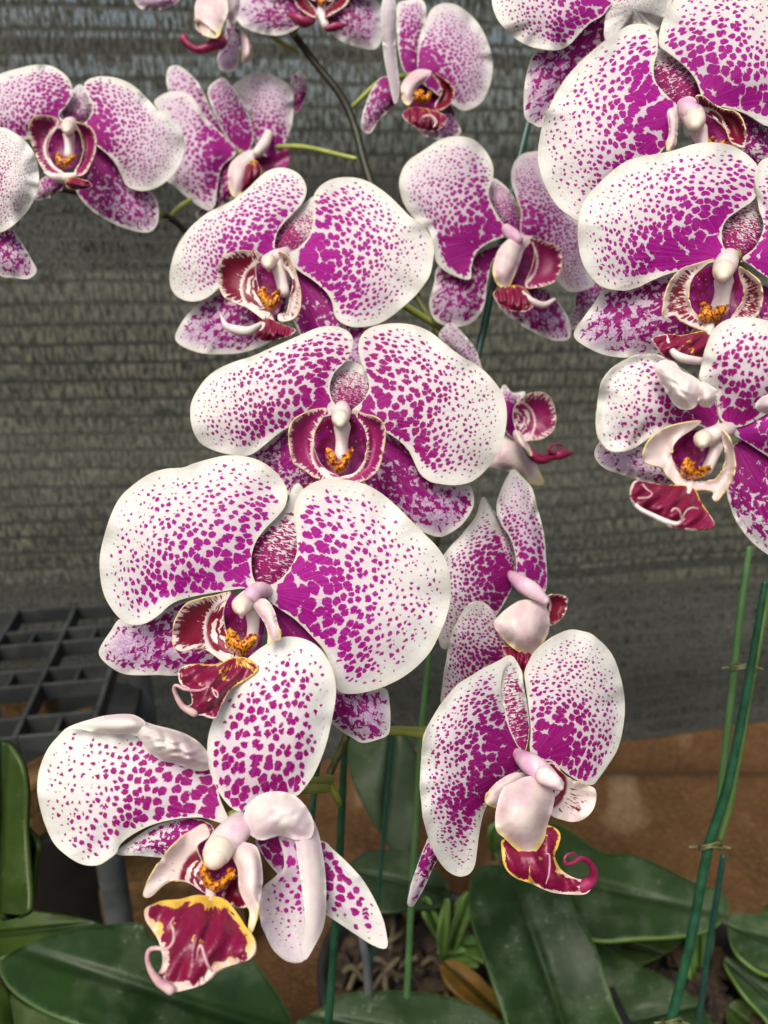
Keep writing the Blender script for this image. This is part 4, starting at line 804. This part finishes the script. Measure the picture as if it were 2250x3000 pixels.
# left plant
leaf(plf, 6, [(0,1110),(60,1060),(160,1010),(300,970),(450,950),(600,945),(640,1000),(750,1050),(900,1060),(1060,1100),(1130,1180),(1200,1290),(1230,1370),(1200,1480),(900,1520),(600,1450),(350,1375),(200,1320),(80,1250),(15,1180)], (1230,1420), .115, .17, MLF, .02, 'broad dusty dark leaf across the lower left')
leaf(plf, 6, [(-80,930),(0,905),(80,893),(200,900),(330,920),(440,952),(480,985),(300,1010),(150,1040),(0,1090),(-80,1090)], (-100,1000), .14, .16, MLFY, .01)
leaf(plf, 6, [(-100,160),(0,175),(50,210),(92,290),(108,400),(104,540),(112,700),(120,850),(100,905),(0,900),(-100,880)], (-20,930), .27, .335, MLFY, .0, 'upright yellow-green leaf at the left edge')
leaf(plf, 6, [(60,520),(120,560),(155,620),(142,700),(125,850),(100,910),(20,910),(30,700)], (60,930), .262, .30, MLFY, .0)
leaf(plf, 6, [(-100,1180),(0,1200),(80,1275),(200,1330),(330,1380),(420,1480),(100,1560),(-120,1500)], (100,1600), .09, .11, MLFY, .005)
# middle plant
leaf(pmid, 7, [(372,850),(395,810),(440,790),(520,790),(600,825),(700,868),(780,900),(835,1000),(900,1110),(945,1240),(985,1380),(1030,1560),(800,1640),(600,1600),(510,1400),(450,1230),(400,1100),(370,980)], (820,1620), .10, .15, MLF, .018, 'long dark leaf pointing up at the lower right')
leaf(pmid, 7, [(455,690),(480,610),(560,595),(720,600),(820,650),(940,730),(1080,742),(1200,792),(1340,862),(1450,900),(1492,950),(1480,1005),(1420,1060),(1300,1092),(1100,1103),(900,1108),(700,1020),(580,880)], (560,800), .10, .125, MLFG, .012, 'wide grey-green leaf with a pale tip behind the right-hand stake')
leaf(pmid, 7, [(880,1105),(1000,1095),(1150,1090),(1292,1095),(1250,1150),(1190,1180),(1080,1217),(960,1175)], (850,1090), .085, .085, MLFY, .0)
leaf(pmid, 7, [(900,1130),(1000,1170),(1150,1240),(1300,1330),(1400,1440),(1450,1600),(1000,1620),(960,1400)], (900,1500), .07, .09, MLFG, .008)
leaf(pmid, 0, [(748,1600),(800,1580),(870,1585),(905,1640),(915,1720),(890,1820),(872,1860),(820,1800),(775,1720),(752,1655)], (850,1560), .20, .12, MLFS, .0, 'big shaded leaf hanging behind the flower stalk')
leaf(pmid, 0, [(755,1870),(800,1838),(850,1835),(905,1845),(960,1900),(965,1950),(900,1962),(820,1968),(760,1940)], (960,1930), .11, .12, MLFS, .01)
leaf(pmid, 0, [(640,2212),(690,2180),(720,2158),(770,2142),(850,2140),(930,2146),(1000,2162),(1060,2190),(1110,2240),(1000,2300),(800,2320),(660,2290)], (1100,2280), .115, .13, MLFG, .008)
leaf(pmid, 7, [(245,1215),(300,1198),(360,1225),(430,1290),(500,1370),(520,1440),(430,1420),(340,1360),(275,1295)], (520,1450), .08, .10, MLFB, .006, 'withered brown leaf on the bark')
for pts, b, z0, z1 in (
    ([(240,1180),(225,1100),(240,1000),(262,940),(285,935),(290,1000),(280,1100),(270,1180)], (255,1190), .09, .14),
    ([(280,1150),(300,1050),(330,960),(365,905),(385,930),(370,1000),(335,1090),(300,1160)], (285,1170), .09, .13),
    ([(230,1100),(180,1010),(165,940),(185,930),(225,1000),(255,1090)], (250,1120), .09, .12),
    ([(290,1140),(340,1100),(400,1090),(420,1130),(440,1200),(400,1190),(340,1170)], (280,1150), .085, .10),
    ([(300,1000),(330,930),(400,900),(420,930),(400,990),(340,1020)], (290,1020), .10, .12),
    ([(230,1170),(300,1130),(370,1160),(410,1220),(340,1220),(260,1200)], (230,1185), .085, .095),
    ([(450,700),(450,630),(480,600),(500,640),(490,720),(470,760)], (470,770), .09, .14)):
    leaf(pmid, 7, pts, b, z0, z1, MLFN, .004, fold=.002)
# right plant
leaf(prt, 7, [(1488,1010),(1560,1000),(1659,1000),(1800,1040),(1850,1150),(1780,1250),(1659,1262),(1560,1205),(1500,1130)], (1850,1200), .09, .115, MLFG, .008)
leaf(prt, 7, [(1470,1210),(1500,1185),(1580,1235),(1659,1290),(1800,1340),(1850,1500),(1750,1560),(1640,1440),(1550,1340)], (1850,1520), .07, .10, MLFG, .006)
leaf(prt, 7, [(1480,1400),(1550,1370),(1640,1430),(1720,1560),(1600,1620),(1500,1500)], (1700,1600), .06, .08, MLFY, .004)
leaf(prt, 7, [(1330,1090),(1390,1060),(1420,1090),(1400,1190),(1370,1290),(1330,1290),(1320,1200)], (1360,1320), .065, .10, MLFN, .0)
leaf(prt, 7, [(1640,0 + 980),(1700,940),(1800,960),(1850,1010),(1700,1010)], (1850,1000), .08, .09, MLFG, .004)

# ------------------------------------------------------------------ pots with bark and roots
def pot(c, rt, rb, hgt, label, mat=MPOT, tilt=0):
    mb = MB(); seg = 48; prof = [(rb, 0), (rb + .002, .002), (rt - .003, hgt - .012), (rt - .001, hgt - .011), (rt + .002, hgt - .009), (rt + .002, hgt), (rt - .001, hgt + .001), (rt - .004, hgt - .002), (rt - .006, hgt - .02), (rb - .003, .006), (0.001, .005)]
    V = []; F = []
    for r_, z in prof:
        for k in range(seg):
            a = 2 * math.pi * k / seg; rr = r_ * (1 + (.012 if 0 < z < hgt - .013 and k % 4 < 2 else 0)); V.append((c[0] + rr * math.cos(a), c[1] + rr * math.sin(a), c[2] + z))
    for i in range(len(prof) - 1):
        for k in range(seg):
            k2 = (k + 1) % seg; F.append((i * seg + k, i * seg + k2, (i + 1) * seg + k2, (i + 1) * seg + k))
    mb.add(V, F); o = mb.build('flower_pot', mat, None, org=Vector(c), smooth=True)
    tag(o, label, 'flower pot', 'orchid pots'); return o
def bark(c, r, n, label):
    mb = MB()
    for i in range(n):
        a = random.uniform(0, 6.283); q = r * math.sqrt(random.random()); s = random.uniform(.004, .011)
        x, y, z = c[0] + q * math.cos(a), c[1] + q * math.sin(a), c[2] + random.uniform(-.008, .006)
        V = []; 
        for k in range(8):
            V.append(((k & 1) - .5, ((k >> 1) & 1) - .5, (k >> 2) - .5))
        V = np.array(V) * [s * random.uniform(1, 1.9), s, s * random.uniform(.4, .8)] * (1 + RNG.uniform(-.25, .25, (8, 3)))
        rx, rz = random.uniform(-.7, .7), random.uniform(0, 6.28)
        cx_, sx_, cz_, sz_ = math.cos(rx), math.sin(rx), math.cos(rz), math.sin(rz)
        V = V @ np.array([[1, 0, 0], [0, cx_, -sx_], [0, sx_, cx_]]).T @ np.array([[cz_, -sz_, 0], [sz_, cz_, 0], [0, 0, 1]]).T
        mb.add(V + np.array((x, y, z)), [(0, 2, 3, 1), (4, 5, 7, 6), (0, 1, 5, 4), (1, 3, 7, 5), (3, 2, 6, 7), (2, 0, 4, 6)])
    o = mb.build('bark_chips', MBARK, None, org=Vector(c), bevel=.0008); tag(o, label, 'bark', kind='stuff'); return o
pc = on_z(1225, 2880, .07); pc.z = 0.0
pot(pc, .062, .048, .085, 'black plastic pot in the middle holding bark, pale roots and a green stake')
bark((pc.x, pc.y, .072), .054, 240, 'dark bark chips filling the middle pot')
for k in range(9):
    a = random.uniform(0, 6.283); P = []; x, y = pc.x + random.uniform(-.025, .02), pc.y + random.uniform(-.03, .02); hd = a
    for i in range(7):
        P.append((x, y, .079 + .007 * math.sin(i * 1.1 + k) + (i == 6) * -.012)); hd += random.uniform(-.7, .7)
        x += .009 * math.cos(hd); y += .009 * math.sin(hd)
    mb = MB(); mb.tube(crom(P, 4), .0019, 8); mb.build('root', MROOT, pmid, smooth=True)
for k, (x, y) in enumerate(((2080, 3000), (-140, 2960))):
    c = on_z(x, y, .06); c.z = 0
    pot(c, .062, .048, .085, ('black pot at the lower right corner under grey-green leaves', 'black pot beyond the lower left corner under broad leaves')[k])
    bark((c.x, c.y, .072), .054, 160, ('bark chips in the pot at the lower right', 'bark chips in the pot at the lower left')[k])
c0 = on_z(1055, 2800, .09)
mb = MB(); mb.tube(np.array([tuple(at(1045, 2660, .40)), tuple(at(1072, 2800, .405)), tuple(at(1080, 2905, .41))]), .0023, 14)
tag(mb.build('support_tube', MTUBE, None, smooth=True), 'short pale grey plastic tube at the left side of the middle pot', 'tube')

# ------------------------------------------------------------------ bench, cloth, tray, net
def grid(name, fn, nu, nv, mat, uvs=(1, 1), parent=None):
    V = []; pat = []
    for j in range(nv + 1):
        for i in range(nu + 1):
            u, v = i / nu, j / nv; V.append(fn(u, v)); pat.append((u * uvs[0], v * uvs[1], 0))
    F = [(j * (nu + 1) + i, j * (nu + 1) + i + 1, (j + 1) * (nu + 1) + i + 1, (j + 1) * (nu + 1) + i) for j in range(nv) for i in range(nu)]
    return obj(name, V, F, mat, parent, None, True, {'pat': pat})
mb = MB(); mb.box((0, .25, -.03), 3.2, 1.7, .06)
tag(mb.build('bench_top', MBENCH), kind='structure')
g = grid('ground', lambda u, v: ((u - .5) * 60, (v - .5) * 60, -.85), 8, 8, MGROUND); tag(g, kind='structure')
NA = on_z(240 * S, 1690 * S, 0.0); NB = on_z(1659 * S, 1585 * S, 0.0)
nd = (NB - NA); nd.z = 0; nd.normalize(); nn = Vector((nd.y, -nd.x, 0))       # towards the camera
NET0 = NA + nd * -1.1
def netfn(u, v):
    s = u * 3.0; z = v * 1.5 - .02
    d = .010 * math.sin(s * 5 + z * 3) + .006 * math.sin(s * 13 + z * 7) + .004 * math.sin(z * 40 + s * 2)
    p = NET0 + nd * s + nn * d; return (p.x, p.y, z)
net = grid('shade_net', netfn, 160, 110, MNET, (3.0, 1.5))
tag(net, 'grey knitted shade net hanging behind the orchids, daylight glinting through its slits', 'shade net')
def clothfn(u, v):
    s = 1.12 + .55 * (v * .62) + u * 1.25                     # along the net
    w = v * .62                           # from the net towards the camera
    p = NET0 + nd * s + nn * (.012 + w)
    z = .010 + .010 * math.exp(-(w / .02) ** 2) + .010 * math.sin(s * 11 + w * 16) * sstep(0, .1, w) + .006 * math.sin(w * 33 - s * 17 + 1) + .010 * math.exp(-((w - .07 - .12 * (s - 1.6)) / .02) ** 2)
    return (p.x, p.y, float(max(z, .004)))
cl = grid('brown_cloth', clothfn, 150, 90, MBUR, (1.5, .62))
tag(cl, 'rumpled brown woven cloth spread over the bench below the net', 'cloth')

# black grid tray on grey legs at the left
tz = .25
T = [on_z(0, 2166, tz), on_z(169, 1823, tz), on_z(330, 1905, tz), on_z(0, 2060, tz)]
ex = (T[1] - T[0]); ex.z = 0; ln = ex.length; ex.normalize(); ey = Vector((ex.y, -ex.x, 0))   # ey to the right
A0 = on_z(272, 2120, tz)                                                   # right front corner
tray = empty('grid_tray', (A0 - ey * .2 + ex * .12) - Vector((0, 0, tz)))
tag(tray, 'grey plastic grid-topped tray stand at the left below the net', 'tray')
rzx = math.atan2(ex.y, ex.x)
cell = .042; ny = 6; cross = [-.004]
while cross[-1] < .15: cross.append(cross[-1] + (.019 if len(cross) % 2 else .036))
c0_, c1_ = cross[0], cross[-1]; cm_ = (c0_ + c1_) / 2
mb = MB()
for i in range(ny):
    c = A0 - ey * (i * cell) + ex * cm_; mb.box((c.x, c.y, tz - .0065), c1_ - c0_ + .004, .0032, .013, rzx)
mb.build('grid_rib', MTRAY, tray, bevel=.0006)
mb = MB()
for j, q in enumerate(cross):
    c = A0 - ey * ((ny - 1) * cell / 2) + ex * q; mb.box((c.x, c.y, tz - .0068), .0028, (ny - 1) * cell + .003, .0115, rzx)
    if j % 2 == 0 and j + 1 < len(cross):
        for i in range(ny - 1):
            c = A0 - ey * ((i + .5) * cell) + ex * ((q + cross[j + 1]) / 2); mb.box((c.x, c.y, tz - .0072), cross[j + 1] - q - .002, .0024, .010, rzx)
mb.build('grid_crossbar', MTRAY, tray, bevel=.0006)
for i, q in ((0, c0_), (3, c0_), (0, c1_), (ny - 1, c0_), (ny - 1, c1_)):
    c = A0 - ey * (i * cell + .001) + ex * q
    mb = MB(); mb.tube(np.array([(c.x, c.y, .002), (c.x, c.y, tz - .018)]), .0085, 14); mb.build('leg', MLEG, tray, smooth=True)
mb = MB(); c = A0 - ey * (2.5 * cell) + ex * cm_; mb.box((c.x, c.y, tz - .075), c1_ - c0_, (ny - 1) * cell, .006, rzx)
mb.build('lower_shelf', MPOT, tray)
for k, (i, j) in enumerate(((.5, 2.2), (1.6, 3.4), (.9, 1.1), (2.6, 1.3))):
    c = A0 - ey * (i * cell) + ex * (j * cell - .04)
    mb = MB(); mb.box((c.x, c.y, tz - .052), .022, .034, .04, .5 + k)
    o = mb.build('coir_block', MCOIR, None, org=Vector((c.x, c.y, tz - .072)), bevel=.004)
    tag(o, ('brown coir block under the grid, nearest its right edge', 'brown coir block under the grid, deepest of them', 'brown coir block under the grid, nearest the camera', 'brown coir block under the grid, farthest left')[k], 'coir block', 'coir blocks inside the grid tray')
cb = on_z(370 * S, 1975 * S, .05)
mb = MB(); mb.box((cb.x, cb.y + .02, .045), .10, .06, .09, .2)
o = mb.build('coir_block', MCOIR, None, org=Vector((cb.x, cb.y, 0)), bevel=.006)
tag(o, 'large rough brown coir block standing behind the lowest flower and the broad leaf', 'coir block')

# ------------------------------------------------------------------ light
w = bpy.data.worlds.new('World'); SC.world = w; w.use_nodes = True
nt = w.node_tree; bg = nt.nodes['Background']; sky = nt.nodes.new('ShaderNodeTexSky'); sky.sky_type = 'NISHITA'; sky.sun_disc = False
SUN_EL, SUN_AZ = R(58), R(205)      # azimuth clockwise from +Y: behind the camera, to the left
sky.sun_elevation = SUN_EL; sky.sun_rotation = SUN_AZ; sky.dust_density = 9.0; sky.air_density = 1.0; sky.ozone_density = 1.0
nt.links.new(sky.outputs[0], bg.inputs[0]); bg.inputs[1].default_value = .11
sd = bpy.data.lights.new('sun', 'SUN'); sd.energy = 1.35; sd.angle = R(24); sd.color = (1, .975, .93)
so = bpy.data.objects.new('sun', sd); COL.objects.link(so)
dirv = Vector((math.sin(SUN_AZ) * math.cos(SUN_EL), math.cos(SUN_AZ) * math.cos(SUN_EL), math.sin(SUN_EL)))
so.rotation_euler = (-dirv).to_track_quat('-Z', 'Y').to_euler(); so.location = dirv * 3
vs_ = SC.view_settings
SC.display_settings.display_device = 'sRGB'
vs_.view_transform = 'Standard'; vs_.look = 'None'; vs_.exposure = 0.42; vs_.use_white_balance = True; vs_.white_balance_temperature = 6500; vs_.white_balance_tint = 8; vs_.gamma = 1; vs_.use_curve_mapping = False
